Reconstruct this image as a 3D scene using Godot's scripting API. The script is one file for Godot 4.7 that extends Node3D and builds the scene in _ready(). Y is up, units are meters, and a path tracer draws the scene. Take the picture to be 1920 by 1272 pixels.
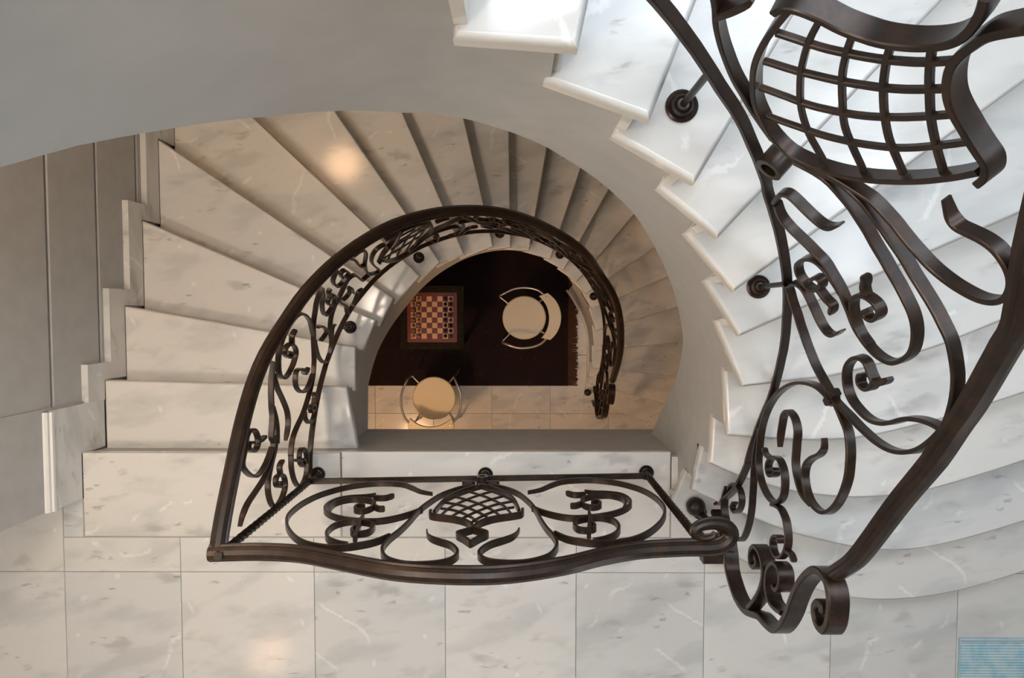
extends Node3D
# Looking down a marble stairwell: lower flight, landing, upper flight, wrought-iron railings,
# a chess table and two chairs on the floor below. Landing top is y = 0; metres throughout.

const RISE := 0.172
const FLOOR_Y := -3.612
const WELL := Vector2(-0.045, 0.359)      # centre of the round end of the well
const WEST := -1.99
const EAST := 2.6
const NORTH := -2.1
const SOUTH := 4.2
const TREAD := 0.036

var M := {}
var marble: Array[StandardMaterial3D] = []
var taken := {}

class MB:
	var v := PackedVector3Array()
	var n := PackedVector3Array()
	func tri(a: Vector3, b: Vector3, c: Vector3, na: Vector3, nb: Vector3, nc: Vector3) -> void:
		if (b - a).cross(c - a).dot(na + nb + nc) > 0.0:
			v.append_array(PackedVector3Array([a, c, b]))
			n.append_array(PackedVector3Array([na, nc, nb]))
		else:
			v.append_array(PackedVector3Array([a, b, c]))
			n.append_array(PackedVector3Array([na, nb, nc]))
	func quad(a: Vector3, b: Vector3, c: Vector3, d: Vector3, nn: Vector3) -> void:
		tri(a, b, c, nn, nn, nn)
		tri(a, c, d, nn, nn, nn)
	func quadn(a: Vector3, b: Vector3, c: Vector3, d: Vector3, na: Vector3, nb: Vector3, nc: Vector3, nd: Vector3) -> void:
		tri(a, b, c, na, nb, nc)
		tri(a, c, d, na, nc, nd)

func _ready() -> void:
	set_camera()
	set_light()
	make_materials()
	build_shell()
	build_lower_floor()
	build_landing()
	build_lower_stairs()
	build_upper_stairs()
	build_railings()
	build_chess()
	build_chairs()
	build_small()
	clean(self)

# ---------------------------------------------------------------- camera, sky, exposure
func set_camera() -> void:
	var cam := Camera3D.new()
	cam.name = "camera"
	cam.fov = rad_to_deg(2.0 * atan(636.0 / 1200.0))
	cam.near = 0.05
	add_child(cam)
	var tilt := 0.0428
	var roll := -0.0053
	var fw := Vector3(0, -cos(tilt), sin(tilt)).rotated(Vector3(0, 0, 1), roll)
	var dn := Vector3(0, sin(tilt), cos(tilt)).rotated(Vector3(0, 0, 1), roll)
	var rt := Vector3(1, 0, 0).rotated(Vector3(0, 0, 1), roll)
	cam.transform = Transform3D(Basis(rt, -dn, -fw), Vector3(0, 2.9, 0))
	cam.current = true

func set_light() -> void:
	var we := WorldEnvironment.new()
	we.name = "world_environment"
	var e := Environment.new()
	var sm := ProceduralSkyMaterial.new()
	sm.sky_top_color = Color(0.87, 0.91, 0.955)
	sm.sky_horizon_color = Color(0.955, 0.965, 0.975)
	sm.ground_horizon_color = Color(0.8, 0.82, 0.84)
	sm.ground_bottom_color = Color(0.55, 0.55, 0.53)
	var sky := Sky.new()
	sky.sky_material = sm
	e.sky = sky
	e.background_mode = Environment.BG_SKY
	e.background_energy_multiplier = 8.8
	e.tonemap_mode = Environment.TONE_MAPPER_LINEAR
	e.tonemap_exposure = 1.04
	e.sdfgi_enabled = true
	e.ssao_enabled = true
	e.ssil_enabled = true
	we.environment = e
	add_child(we)

# ---------------------------------------------------------------- materials
func noise_bytes(seed_: int, freq: float, oct: int, kind: int, size: int, warp := 0.0, stretch := 1) -> PackedByteArray:
	var f := FastNoiseLite.new()
	f.seed = seed_
	f.noise_type = FastNoiseLite.TYPE_SIMPLEX_SMOOTH
	f.frequency = freq
	f.fractal_type = kind as FastNoiseLite.FractalType
	f.fractal_octaves = oct
	if warp > 0.0:
		f.domain_warp_enabled = true
		f.domain_warp_amplitude = warp
		f.domain_warp_frequency = freq * 0.8
		f.domain_warp_fractal_octaves = 3
	var im := f.get_seamless_image(size / stretch, size)
	im.convert(Image.FORMAT_L8)
	if stretch > 1:
		im.resize(size, size, Image.INTERPOLATE_CUBIC)
	return im.get_data()

func ramp_texture(a: Array, fn: Callable, size: int) -> ImageTexture:
	var out := PackedByteArray()
	out.resize(size * size * 3)
	for i in size * size:
		var c: Color = fn.call(a, i, size)
		out[i * 3] = int(clampf(c.r, 0, 1) * 255.0)
		out[i * 3 + 1] = int(clampf(c.g, 0, 1) * 255.0)
		out[i * 3 + 2] = int(clampf(c.b, 0, 1) * 255.0)
	var im := Image.create_from_data(size, size, false, Image.FORMAT_RGB8, out)
	im.generate_mipmaps()
	return ImageTexture.create_from_image(im)

# grey streaks run slantwise: the stretched noise is sheared as it is read, which keeps it seamless
func marble_pixel(a: Array, i: int, size: int) -> Color:
	var y := i / size
	var j := y * size + (i + y) % size
	var cloud := float(a[0][j]) / 255.0
	var streak := float(a[1][j]) / 255.0
	var mask := float(a[2][i]) / 255.0
	var fleck := float(a[3][j]) / 255.0
	var pale := float(a[4][i]) / 255.0
	var g := 0.885 - 0.055 * smoothstep(0.45, 0.85, cloud)
	g -= 0.105 * smoothstep(0.60, 0.90, streak) * smoothstep(0.42, 0.72, mask)
	g -= 0.18 * smoothstep(0.76, 0.90, fleck) * smoothstep(0.55, 0.75, mask)
	g += 0.06 * smoothstep(0.91, 0.97, pale)
	var warm := 0.010 * (1.0 - cloud)
	return Color(g + warm, g, g - 0.010 - warm)

func plain(col: Color, rough: float, metal := 0.0) -> StandardMaterial3D:
	var m := StandardMaterial3D.new()
	m.albedo_color = col
	m.roughness = rough
	m.metallic = metal
	return m

func tri_tex(tex: Texture2D, scale: float, rough: float, col := Color.WHITE, metal := 0.0) -> StandardMaterial3D:
	var m := plain(col, rough, metal)
	m.albedo_texture = tex
	m.uv1_triplanar = true
	m.uv1_scale = Vector3.ONE * scale
	return m

func make_materials() -> void:
	var S := 768
	var arr := [noise_bytes(3, 0.008, 4, 1, S, 30.0, 2), noise_bytes(11, 0.014, 4, 1, S, 25.0, 3), noise_bytes(19, 0.006, 3, 1, S), noise_bytes(23, 0.045, 3, 1, S, 12.0, 3), noise_bytes(31, 0.0035, 2, 2, S, 50.0)]
	var tex := ramp_texture(arr, marble_pixel, S)
	var offs := [Vector3(0, 0, 0), Vector3(0.37, 0.61, 0.23), Vector3(0.71, 0.13, 0.57), Vector3(0.19, 0.83, 0.41), Vector3(0.53, 0.29, 0.79), Vector3(0.89, 0.47, 0.07)]
	var tints := [Color(1, 1, 1), Color(0.98, 0.98, 0.98), Color(1, 0.992, 0.98), Color(0.965, 0.97, 0.975), Color(1, 0.995, 0.988), Color(0.985, 0.98, 0.97)]
	for i in 6:
		var m := tri_tex(tex, 0.62, 0.12, tints[i])
		m.uv1_offset = offs[i]
		m.uv1_triplanar_sharpness = 4.0
		marble.append(m)
	M.grout = plain(Color(0.66, 0.645, 0.62), 0.8)
	# painted plaster
	var ptex := ramp_texture([noise_bytes(41, 0.02, 4, 1, 256)], func(a, i, _s): var g: float = 0.95 + 0.05 * float(a[0][i]) / 255.0; return Color(g, g, g), 256)
	M.plaster = tri_tex(ptex, 1.5, 0.75, Color(0.735, 0.732, 0.722))
	M.white = plain(Color(0.9, 0.895, 0.88), 0.4)
	# wrought iron, brown-black wax finish
	var itex := ramp_texture([noise_bytes(51, 0.03, 4, 1, 256, 20.0), noise_bytes(52, 0.11, 3, 1, 256)], func(a, i, _s):
		var t: float = smoothstep(0.35, 0.7, float(a[0][i]) / 255.0)
		var k: float = 0.85 + 0.3 * float(a[1][i]) / 255.0
		return Color(lerpf(0.15, 0.225, t) * k, lerpf(0.112, 0.158, t) * k, lerpf(0.09, 0.115, t) * k), 256)
	M.iron = tri_tex(itex, 2.2, 0.34, Color.WHITE, 0.3)
	# downstairs things
	M.chair = plain(Color(0.86, 0.80, 0.66), 0.35)
	M.steel = plain(Color(0.72, 0.70, 0.68), 0.28, 0.85)
	M.dark_wood = tri_tex(ramp_texture([noise_bytes(61, 0.05, 3, 1, 128)], func(a, i, _s): var g: float = 0.7 + 0.5 * float(a[0][i]) / 255.0; return Color(0.15 * g, 0.132 * g, 0.095 * g), 128), 2.0, 0.75)
	M.dark_wood.metallic_specular = 0.25
	M.red_wood = plain(Color(0.44, 0.17, 0.13), 0.45)
	M.square_light = plain(Color(0.86, 0.66, 0.51), 0.4)
	M.square_dark = plain(Color(0.40, 0.19, 0.14), 0.4)
	M.piece_light = plain(Color(0.60, 0.45, 0.36), 0.4)
	M.piece_dark = plain(Color(0.13, 0.07, 0.06), 0.4)
	var rtex := ramp_texture([noise_bytes(71, 0.045, 3, 1, 512), noise_bytes(72, 0.16, 2, 1, 512), noise_bytes(73, 0.012, 2, 1, 512)], func(a, i, _s):
		var k: float = smoothstep(0.6, 0.85, float(a[0][i]) / 255.0) * smoothstep(0.5, 0.7, float(a[2][i]) / 255.0)
		var g: float = 0.6 + 0.8 * float(a[1][i]) / 255.0
		return Color(lerpf(0.10, 0.24, k) * g, lerpf(0.022, 0.05, k) * g, lerpf(0.032, 0.11, k) * g), 512)
	M.rug = tri_tex(rtex, 0.9, 0.95)
	M.fringe = plain(Color(0.29, 0.18, 0.12), 0.95)
	M.mat = tri_tex(ramp_texture([noise_bytes(81, 0.02, 3, 1, 256)], func(a, i, s):
		var x: int = i % s
		var y: int = i / s
		var w: float = 0.5 + 0.5 * sin(x * TAU / 8.0) * sin(y * TAU / 8.0 + PI * float((x / 4) % 2))
		var g: float = 0.74 + 0.30 * w
		var p: float = smoothstep(0.25, 0.8, float(a[0][i]) / 255.0)
		return Color(lerpf(0.83, 0.70, p) * g, lerpf(0.94, 0.88, p) * g, lerpf(0.97, 0.94, p) * g), 256), 2.4, 0.9)

# ---------------------------------------------------------------- nodes
func numbered(called: String) -> String:
	if not taken.has(called):
		taken[called] = 0
		return called
	taken[called] += 1
	return "%s_%03d" % [called, taken[called]]

func thing(called: String, label: String, category: String, at := Vector3.ZERO, group := "") -> Node3D:
	var o := Node3D.new()
	o.name = numbered(called)
	o.position = at
	o.set_meta("base", at)
	o.set_meta("label", label)
	o.set_meta("category", category)
	if group != "":
		o.set_meta("group", group)
	add_child(o)
	return o

func structure(called: String, at := Vector3.ZERO) -> Node3D:
	var o := Node3D.new()
	o.name = numbered(called)
	o.position = at
	o.set_meta("base", at)
	o.set_meta("kind", "structure")
	add_child(o)
	return o

func mesh_of(mb: MB, base: Vector3) -> ArrayMesh:
	var a := []
	a.resize(Mesh.ARRAY_MAX)
	var vv := mb.v
	if base != Vector3.ZERO:
		vv = vv.duplicate()
		for i in vv.size():
			vv[i] -= base
	a[Mesh.ARRAY_VERTEX] = vv
	a[Mesh.ARRAY_NORMAL] = mb.n
	var am := ArrayMesh.new()
	am.add_surface_from_arrays(Mesh.PRIMITIVE_TRIANGLES, a)
	return am

# world-space geometry becomes one named mesh under its thing (or part)
func part(parent: Node, called: String, mb: MB, mat: Material) -> MeshInstance3D:
	var o := MeshInstance3D.new()
	o.name = called
	var base: Vector3 = parent.get_meta("base", Vector3.ZERO)
	o.mesh = mesh_of(mb, base)
	o.material_override = mat
	o.cast_shadow = GeometryInstance3D.SHADOW_CASTING_SETTING_ON
	parent.add_child(o, true)
	o.set_meta("base", base)
	return o

func clean(o: Node) -> void:
	if o.has_meta("base"):
		o.remove_meta("base")
	for c in o.get_children():
		clean(c)

# ---------------------------------------------------------------- shapes
func v3(p: Vector2, y: float) -> Vector3:
	return Vector3(p.x, y, p.y)

func area2(p: PackedVector2Array) -> float:
	var s := 0.0
	for i in p.size():
		s += p[i].cross(p[(i + 1) % p.size()])
	return s * 0.5

func inset(p: PackedVector2Array, d: float) -> PackedVector2Array:
	var sgn := signf(area2(p))
	var out := PackedVector2Array()
	var c := p.size()
	for i in c:
		var a := (p[i] - p[(i + c - 1) % c]).normalized()
		var b := (p[(i + 1) % c] - p[i]).normalized()
		var na := Vector2(-a.y, a.x) * sgn
		var nb := Vector2(-b.y, b.x) * sgn
		var m := (na + nb)
		if m.length() < 0.2:
			m = na
		m = m.normalized()
		out.append(p[i] + m * (d / maxf(0.35, m.dot(na))))
	return out

# flat plate over a plan outline, upper arris eased
func plate(mb: MB, poly: PackedVector2Array, y0: float, y1: float, bev := 0.004) -> void:
	var ins := inset(poly, bev)
	var sgn := signf(area2(poly))
	var ids := Geometry2D.triangulate_polygon(ins)
	for i in range(0, ids.size(), 3):
		mb.tri(v3(ins[ids[i]], y1), v3(ins[ids[i + 1]], y1), v3(ins[ids[i + 2]], y1), Vector3.UP, Vector3.UP, Vector3.UP)
	ids = Geometry2D.triangulate_polygon(poly)
	for i in range(0, ids.size(), 3):
		mb.tri(v3(poly[ids[i]], y0), v3(poly[ids[i + 1]], y0), v3(poly[ids[i + 2]], y0), Vector3.DOWN, Vector3.DOWN, Vector3.DOWN)
	for i in poly.size():
		var j := (i + 1) % poly.size()
		var e := poly[j] - poly[i]
		var o2 := Vector2(e.y, -e.x).normalized() * sgn
		var o := Vector3(o2.x, 0, o2.y)
		mb.quad(v3(poly[i], y0), v3(poly[j], y0), v3(poly[j], y1 - bev), v3(poly[i], y1 - bev), o)
		mb.quadn(v3(poly[i], y1 - bev), v3(poly[j], y1 - bev), v3(ins[j], y1), v3(ins[i], y1), o, o, Vector3.UP, Vector3.UP)

func rect(x0: float, z0: float, x1: float, z1: float) -> PackedVector2Array:
	return PackedVector2Array([Vector2(x0, z0), Vector2(x1, z0), Vector2(x1, z1), Vector2(x0, z1)])

func box(x0: float, y0: float, z0: float, x1: float, y1: float, z1: float, bev := 0.003) -> MB:
	var mb := MB.new()
	plate(mb, rect(x0, z0, x1, z1), y0, y1, bev)
	return mb

# outline given in (z, y), extruded along x
func side_plate(poly: PackedVector2Array, x0: float, x1: float) -> MB:
	var mb := MB.new()
	var sgn := signf(area2(poly))
	var ids := Geometry2D.triangulate_polygon(poly)
	for i in range(0, ids.size(), 3):
		for s in 2:
			var x: float = [x0, x1][s]
			var nn: Vector3 = [Vector3.LEFT, Vector3.RIGHT][s]
			mb.tri(Vector3(x, poly[ids[i]].y, poly[ids[i]].x), Vector3(x, poly[ids[i + 1]].y, poly[ids[i + 1]].x), Vector3(x, poly[ids[i + 2]].y, poly[ids[i + 2]].x), nn, nn, nn)
	for i in poly.size():
		var a := poly[i]
		var b := poly[(i + 1) % poly.size()]
		var e := b - a
		var o2 := Vector2(e.y, -e.x).normalized() * sgn
		mb.quad(Vector3(x0, a.y, a.x), Vector3(x0, b.y, b.x), Vector3(x1, b.y, b.x), Vector3(x1, a.y, a.x), Vector3(0, o2.y, o2.x))
	return mb

func lathe(mb: MB, at: Vector3, prof: Array, seg := 20, axis := Vector3.UP) -> void:
	var q := Quaternion(Vector3.UP, axis.normalized()) if axis.normalized().distance_to(Vector3.UP) > 0.001 else Quaternion.IDENTITY
	for i in prof.size() - 1:
		var a: Vector2 = prof[i]
		var b: Vector2 = prof[i + 1]
		var d := b - a
		if d.length() < 1e-6:
			continue
		var nr := Vector2(d.y, -d.x).normalized()
		for k in seg:
			var t0 := TAU * k / seg
			var t1 := TAU * (k + 1) / seg
			var c0 := Vector3(cos(t0), 0, sin(t0))
			var c1 := Vector3(cos(t1), 0, sin(t1))
			var n0 := q * (c0 * nr.x + Vector3.UP * nr.y)
			var n1 := q * (c1 * nr.x + Vector3.UP * nr.y)
			var p00 := at + q * (c0 * a.x + Vector3.UP * a.y)
			var p10 := at + q * (c1 * a.x + Vector3.UP * a.y)
			var p01 := at + q * (c0 * b.x + Vector3.UP * b.y)
			var p11 := at + q * (c1 * b.x + Vector3.UP * b.y)
			if a.x > 1e-6:
				mb.tri(p00, p10, p11, n0, n1, n1)
			if b.x > 1e-6:
				mb.tri(p00, p11, p01, n0, n1, n0)

func ball(mb: MB, at: Vector3, r: float, seg := 14) -> void:
	var prof := []
	for i in 9:
		var t := -PI / 2 + PI * i / 8.0
		prof.append(Vector2(maxf(0.0, cos(t) * r), sin(t) * r))
	lathe(mb, at, prof, seg)

func curve(pts: Array, sub := 4) -> Array:
	var out := []
	for i in pts.size() - 1:
		var p0: Vector3 = pts[maxi(i - 1, 0)]
		var p1: Vector3 = pts[i]
		var p2: Vector3 = pts[i + 1]
		var p3: Vector3 = pts[mini(i + 2, pts.size() - 1)]
		for j in sub:
			var t := float(j) / sub
			out.append(0.5 * ((2.0 * p1) + (p2 - p0) * t + (2.0 * p0 - 5.0 * p1 + 4.0 * p2 - p3) * t * t + (3.0 * p1 - p0 - 3.0 * p2 + p3) * t * t * t))
	out.append(pts[-1])
	return out

# sweep a profile of (across, up) pairs along points; side gives the across direction at each point
func sweep(mb: MB, pts: Array, side: Array, prof: Array, smooth := false, scl := [], twist := 0.0) -> void:
	var c := pts.size()
	var m := prof.size()
	var ring := []
	var across := []
	var ups := []
	var run := 0.0
	for i in c:
		if i > 0:
			run += (pts[i] as Vector3).distance_to(pts[i - 1])
		var t: Vector3 = (pts[mini(i + 1, c - 1)] - pts[maxi(i - 1, 0)]).normalized()
		var s: Vector3 = side[i]
		s = (s - t * s.dot(t)).normalized()
		var u := t.cross(s).normalized()
		if twist != 0.0:
			s = s.rotated(t, run * twist)
			u = u.rotated(t, run * twist)
		across.append(s)
		ups.append(u)
		var k: Vector2 = scl[i] if scl.size() > 0 else Vector2.ONE
		var r := []
		for q in prof:
			r.append(pts[i] + s * (q.x * k.x) + u * (q.y * k.y))
		ring.append(r)
	for j in m:
		var a: Vector2 = prof[j]
		var b: Vector2 = prof[(j + 1) % m]
		var d := b - a
		var fn := Vector2(d.y, -d.x).normalized()
		if fn.dot(a + b) < 0.0:
			fn = -fn
		for i in c - 1:
			var n0: Vector3 = across[i] * fn.x + ups[i] * fn.y
			var n1: Vector3 = across[i + 1] * fn.x + ups[i + 1] * fn.y
			var k := (j + 1) % m
			if smooth:
				var na := a.normalized()
				var nb := b.normalized()
				mb.quadn(ring[i][j], ring[i][k], ring[i + 1][k], ring[i + 1][j], across[i] * na.x + ups[i] * na.y, across[i] * nb.x + ups[i] * nb.y, across[i + 1] * nb.x + ups[i + 1] * nb.y, across[i + 1] * na.x + ups[i + 1] * na.y)
			else:
				mb.quadn(ring[i][j], ring[i][k], ring[i + 1][k], ring[i + 1][j], n0, n0, n1, n1)
	for e in 2:
		var i: int = [0, c - 1][e]
		var t: Vector3 = (pts[mini(i + 1, c - 1)] - pts[maxi(i - 1, 0)]).normalized() * [-1.0, 1.0][e]
		for j in range(1, m - 1):
			mb.tri(ring[i][0], ring[i][j], ring[i][j + 1], t, t, t)

func bar_profile(w: float, t: float) -> Array:
	var a := w / 2
	var b := t / 2
	var c := minf(w, t) * 0.16
	return [Vector2(a, -b + c), Vector2(a, b - c), Vector2(a - c, b), Vector2(-a + c, b), Vector2(-a, b - c), Vector2(-a, -b + c), Vector2(-a + c, -b), Vector2(a - c, -b)]

func round_profile(r: float, seg := 8) -> Array:
	var o := []
	for i in seg:
		o.append(Vector2(cos(TAU * i / seg), sin(TAU * i / seg)) * r)
	return o

func tube(mb: MB, pts: Array, r: float, seg := 8, sub := 4) -> void:
	var p := curve(pts, sub)
	var side := []
	var s := Vector3.UP
	for i in p.size():
		var t: Vector3 = (p[mini(i + 1, p.size() - 1)] - p[maxi(i - 1, 0)]).normalized()
		if i == 0:
			s = Vector3.RIGHT if absf(t.y) > 0.9 else Vector3.UP
		s = (s - t * s.dot(t)).normalized()
		side.append(s)
	sweep(mb, p, side, round_profile(r, seg), true)

func shift_line(p: PackedVector2Array, d: float, towards: Vector2) -> PackedVector2Array:
	var out := PackedVector2Array()
	for i in p.size():
		var t := (p[mini(i + 1, p.size() - 1)] - p[maxi(i - 1, 0)]).normalized()
		var nn := Vector2(-t.y, t.x)
		if nn.dot(towards) < 0.0:
			nn = -nn
		out.append(p[i] + nn * d)
	return out

# ---------------------------------------------------------------- room shell
func cells(lo: float, hi: float, cuts: Array) -> Array:
	var c := [lo, hi]
	for q in cuts:
		if q > lo and q < hi and not c.has(q):
			c.append(q)
	c.sort()
	return c

# wall in the plane across x (axis 0) or z (axis 2); holes are [along0, along1, y0, y1]
func wall(called: String, axis: int, p0: float, p1: float, a0: float, a1: float, y0: float, y1: float, holes: Array, mat: Material) -> Node3D:
	var o := structure(called, Vector3(p0 if axis == 0 else a0, y0, a0 if axis == 0 else p0))
	var ca := []
	var cy := []
	for h in holes:
		ca.append_array([h[0], h[1]])
		cy.append_array([h[2], h[3]])
	ca = cells(a0, a1, ca)
	cy = cells(y0, y1, cy)
	var mb := MB.new()
	for i in ca.size() - 1:
		for j in cy.size() - 1:
			var ma: float = (ca[i] + ca[i + 1]) / 2
			var my: float = (cy[j] + cy[j + 1]) / 2
			var open := false
			for h in holes:
				if ma > h[0] and ma < h[1] and my > h[2] and my < h[3]:
					open = true
			if open:
				continue
			var r := rect(p0, ca[i], p1, ca[i + 1]) if axis == 0 else rect(ca[i], p0, ca[i + 1], p1)
			plate(mb, r, cy[j], cy[j + 1], 0.0005)
	part(o, "plaster", mb, mat)
	return o

func window_in(called: String, axis: int, p: float, h: Array, bars: int) -> void:
	var o := structure(called, Vector3(p if axis == 0 else h[0], h[2], h[0] if axis == 0 else p))
	var t := 0.06
	var list := [[h[0], h[1], h[2], h[2] + t], [h[0], h[1], h[3] - t, h[3]], [h[0], h[0] + t, h[2] + t, h[3] - t], [h[1] - t, h[1], h[2] + t, h[3] - t]]
	for i in range(1, bars):
		var a: float = lerpf(h[0], h[1], float(i) / bars)
		list.append([a - 0.025, a + 0.025, h[2] + t, h[3] - t])
	for q in list:
		var mb := box(p - 0.03, q[2], q[0], p + 0.03, q[3], q[1], 0.004) if axis == 0 else box(q[0], q[2], p - 0.03, q[1], q[3], p + 0.03, 0.004)
		part(o, "window_frame", mb, M.white)

func build_shell() -> void:
	var top := 6.4
	# west wall of the stair: boarded below and beside the steps, plain above
	var wl := structure("wall_left", Vector3(-2.3, FLOOR_Y, NORTH))
	var mb := MB.new()
	plate(mb, rect(-2.3, NORTH - 0.2, -2.03, 0.416), FLOOR_Y - 0.2, top, 0.001)
	plate(mb, rect(-2.3, 0.416, -2.03, SOUTH), FLOOR_Y - 0.2, -0.68, 0.001)
	plate(mb, rect(-2.3, 0.416, -2.03, SOUTH), 3.6, top, 0.001)
	part(wl, "plaster", mb, M.plaster)
	for k in range(-5, 7):
		var y := 0.139 + 0.331 * k
		var b := MB.new()
		# board with eased long edges
		var q := PackedVector2Array([Vector2(-2.03, y + 0.006), Vector2(-2.019, y + 0.006), Vector2(-2.015, y + 0.012), Vector2(-2.015, y + 0.319), Vector2(-2.019, y + 0.325), Vector2(-2.03, y + 0.325)])
		for i in q.size():
			var j := (i + 1) % q.size()
			var e := q[j] - q[i]
			var nn := Vector3(e.y, -e.x, 0).normalized()
			b.quad(Vector3(q[i].x, q[i].y, NORTH), Vector3(q[j].x, q[j].y, NORTH), Vector3(q[j].x, q[j].y, 0.416), Vector3(q[i].x, q[i].y, 0.416), nn)
		part(wl, "panel", b, M.plaster)
	var pier := structure("wall_pier", Vector3(-2.0, -0.68, 0.6))
	part(pier, "plaster", box(-3.4, -0.68, 0.416, -2.008, 3.6, 0.859, 0.001), M.plaster)
	wall("wall_corridor", 0, -3.4, -3.2, 0.859, SOUTH, -0.68, 3.6, [], M.plaster)
	var up_e := [-1.95, -0.2, 3.9, 6.0]
	var land_e := [3.0, 4.0, 0.9, 2.1]
	wall("wall_right", 0, EAST, EAST + 0.2, NORTH - 0.2, SOUTH, FLOOR_Y - 0.2, top, [up_e, land_e], M.plaster)
	window_in("window_1", 0, EAST + 0.1, up_e, 3)
	window_in("window_2", 0, EAST + 0.1, land_e, 3)
	var up_n := [-0.7, 2.2, 3.9, 6.0]
	wall("wall_back", 2, NORTH - 0.2, NORTH, -2.3, EAST + 0.2, FLOOR_Y - 0.2, top, [up_n], M.plaster)
	window_in("window_3", 2, NORTH - 0.1, up_n, 4)
	wall("wall_front", 2, SOUTH, SOUTH + 0.2, -3.4, EAST + 0.2, FLOOR_Y - 0.2, top, [], M.plaster)
	var c := structure("ceiling", Vector3(0, top, 0))
	var sk := [-1.3, 1.3, -1.3, 0.6]  # roof opening added for soft overhead daylight
	var cm := MB.new()
	plate(cm, rect(-3.4, NORTH - 0.2, sk[0], SOUTH + 0.2), top, top + 0.2, 0.001)
	plate(cm, rect(sk[1], NORTH - 0.2, EAST + 0.2, SOUTH + 0.2), top, top + 0.2, 0.001)
	plate(cm, rect(sk[0], NORTH - 0.2, sk[1], sk[2]), top, top + 0.2, 0.001)
	plate(cm, rect(sk[0], sk[3], sk[1], SOUTH + 0.2), top, top + 0.2, 0.001)
	part(c, "plaster", cm, M.plaster)
	var sl := structure("added_window_4", Vector3(0, top, 0))  # frame of the added, unseen skylight that lights the well from above
	for i in 3:
		var x: float = lerpf(sk[0], sk[1], i / 2.0)
		part(sl, "window_frame", box(x - 0.03, top + 0.05, sk[2], x + 0.03, top + 0.15, sk[3], 0.004), M.white)
	# storey above: its floor is the ceiling over the landing
	var uf := structure("floor_upper", Vector3(0, 3.35, 0.66))
	part(uf, "plaster", box(-3.4, 3.33, 0.66, EAST, 3.58, SOUTH, 0.001), M.plaster)
	part(uf, "marble", box(-2.03, 3.58, 0.645, EAST, 3.612, SOUTH, 0.004), marble[1])

func build_lower_floor() -> void:
	var f := structure("floor", Vector3(0, FLOOR_Y, 0))
	part(f, "screed", box(-2.03, FLOOR_Y - 0.2, NORTH, EAST, FLOOR_Y - 0.004, SOUTH, 0.001), M.grout)
	var xs := [-2.03]
	for i in 8:
		xs.append(-1.435 + 0.597 * i)
	xs[-1] = EAST
	var zs := [NORTH, -1.95, -1.35, -0.753, -0.155, 0.443, 1.042, 1.64, 2.24, 2.84, 3.44, SOUTH]
	for i in xs.size() - 1:
		for j in zs.size() - 1:
			part(f, "tile", box(xs[i] + 0.002, FLOOR_Y - 0.02, zs[j] + 0.002, xs[i + 1] - 0.002, FLOOR_Y, zs[j + 1] - 0.002, 0.0015), marble[(i * 5 + j * 3 + i * j) % 6])

func build_landing() -> void:
	var f := structure("floor_landing", Vector3(0, -0.25, 0.66))
	part(f, "slab", box(-3.2, -0.26, 0.86, EAST, -0.005, SOUTH, 0.001), M.grout)
	var mb := MB.new()
	plate(mb, rect(-2.03, 0.662, EAST, 0.86), -0.68, -0.034, 0.001)
	part(f, "edge_beam", mb, M.plaster)
	part(f, "nosing_stone", box(-1.99, -0.034, 0.646, -0.802, 0.0, 1.039, 0.006), marble[2])
	part(f, "nosing_stone", box(-0.798, -0.034, 0.640, 0.711, 0.0, 1.039, 0.006), marble[4])
	part(f, "tile", box(0.714, -0.03, 0.662, EAST, 0.0, 1.039, 0.002), marble[0])
	part(f, "tile", box(-2.083, -0.03, 0.862, -1.993, 0.0, 1.039, 0.002), marble[3])
	var xs := [-3.2, -2.69, -2.086, -1.546, -0.929, -0.324, 0.28, 0.87, 1.455, 2.035, EAST]
	var zs := [1.041, 1.202, 1.802, 2.402, 3.002, 3.602, SOUTH]
	for i in xs.size() - 1:
		for j in zs.size() - 1:
			var z0: float = zs[j]
			if i < 2 and j == 0:
				z0 = 0.862
			part(f, "tile", box(xs[i] + 0.0011, -0.03, z0 + 0.0011, xs[i + 1] - 0.0011, 0.0, zs[j + 1] - 0.0011, 0.0016), marble[(i * 2 + j * 3 + i * j) % 6])
	# skirting of the pier: marble slab under a moulded white cap
	var sk := structure("baseboard_left", Vector3(-1.99, 0, 0.6))
	part(sk, "skirting_slab", side_plate(PackedVector2Array([Vector2(0.425, -RISE), Vector2(0.652, -RISE), Vector2(0.652, 0.0), Vector2(0.859, 0.0), Vector2(0.859, 0.175), Vector2(0.425, 0.175)]), -2.008, -1.99), marble[3])
	var cap := MB.new()
	var q := [Vector2(-2.008, 0.175), Vector2(-1.984, 0.175), Vector2(-1.984, 0.188), Vector2(-1.992, 0.192), Vector2(-1.992, 0.204), Vector2(-2.0, 0.21), Vector2(-2.008, 0.213)]
	for i in q.size() - 1:
		var e: Vector2 = q[i + 1] - q[i]
		var nn := Vector3(e.y, -e.x, 0).normalized()
		cap.quad(Vector3(q[i].x, q[i].y, 0.43), Vector3(q[i + 1].x, q[i + 1].y, 0.43), Vector3(q[i + 1].x, q[i + 1].y, 0.862), Vector3(q[i].x, q[i].y, 0.862), nn)
	part(sk, "skirting_cap", cap, M.white)

# ---------------------------------------------------------------- stairs
func to_wall(a: Vector2, d: Vector2) -> Vector2:
	var t := 99.0
	if d.x < -1e-4:
		t = minf(t, (WEST - a.x) / d.x)
	if d.x > 1e-4:
		t = minf(t, (EAST - a.x) / d.x)
	if d.y < -1e-4:
		t = minf(t, (NORTH - a.y) / d.y)
	return a + d * t

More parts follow.
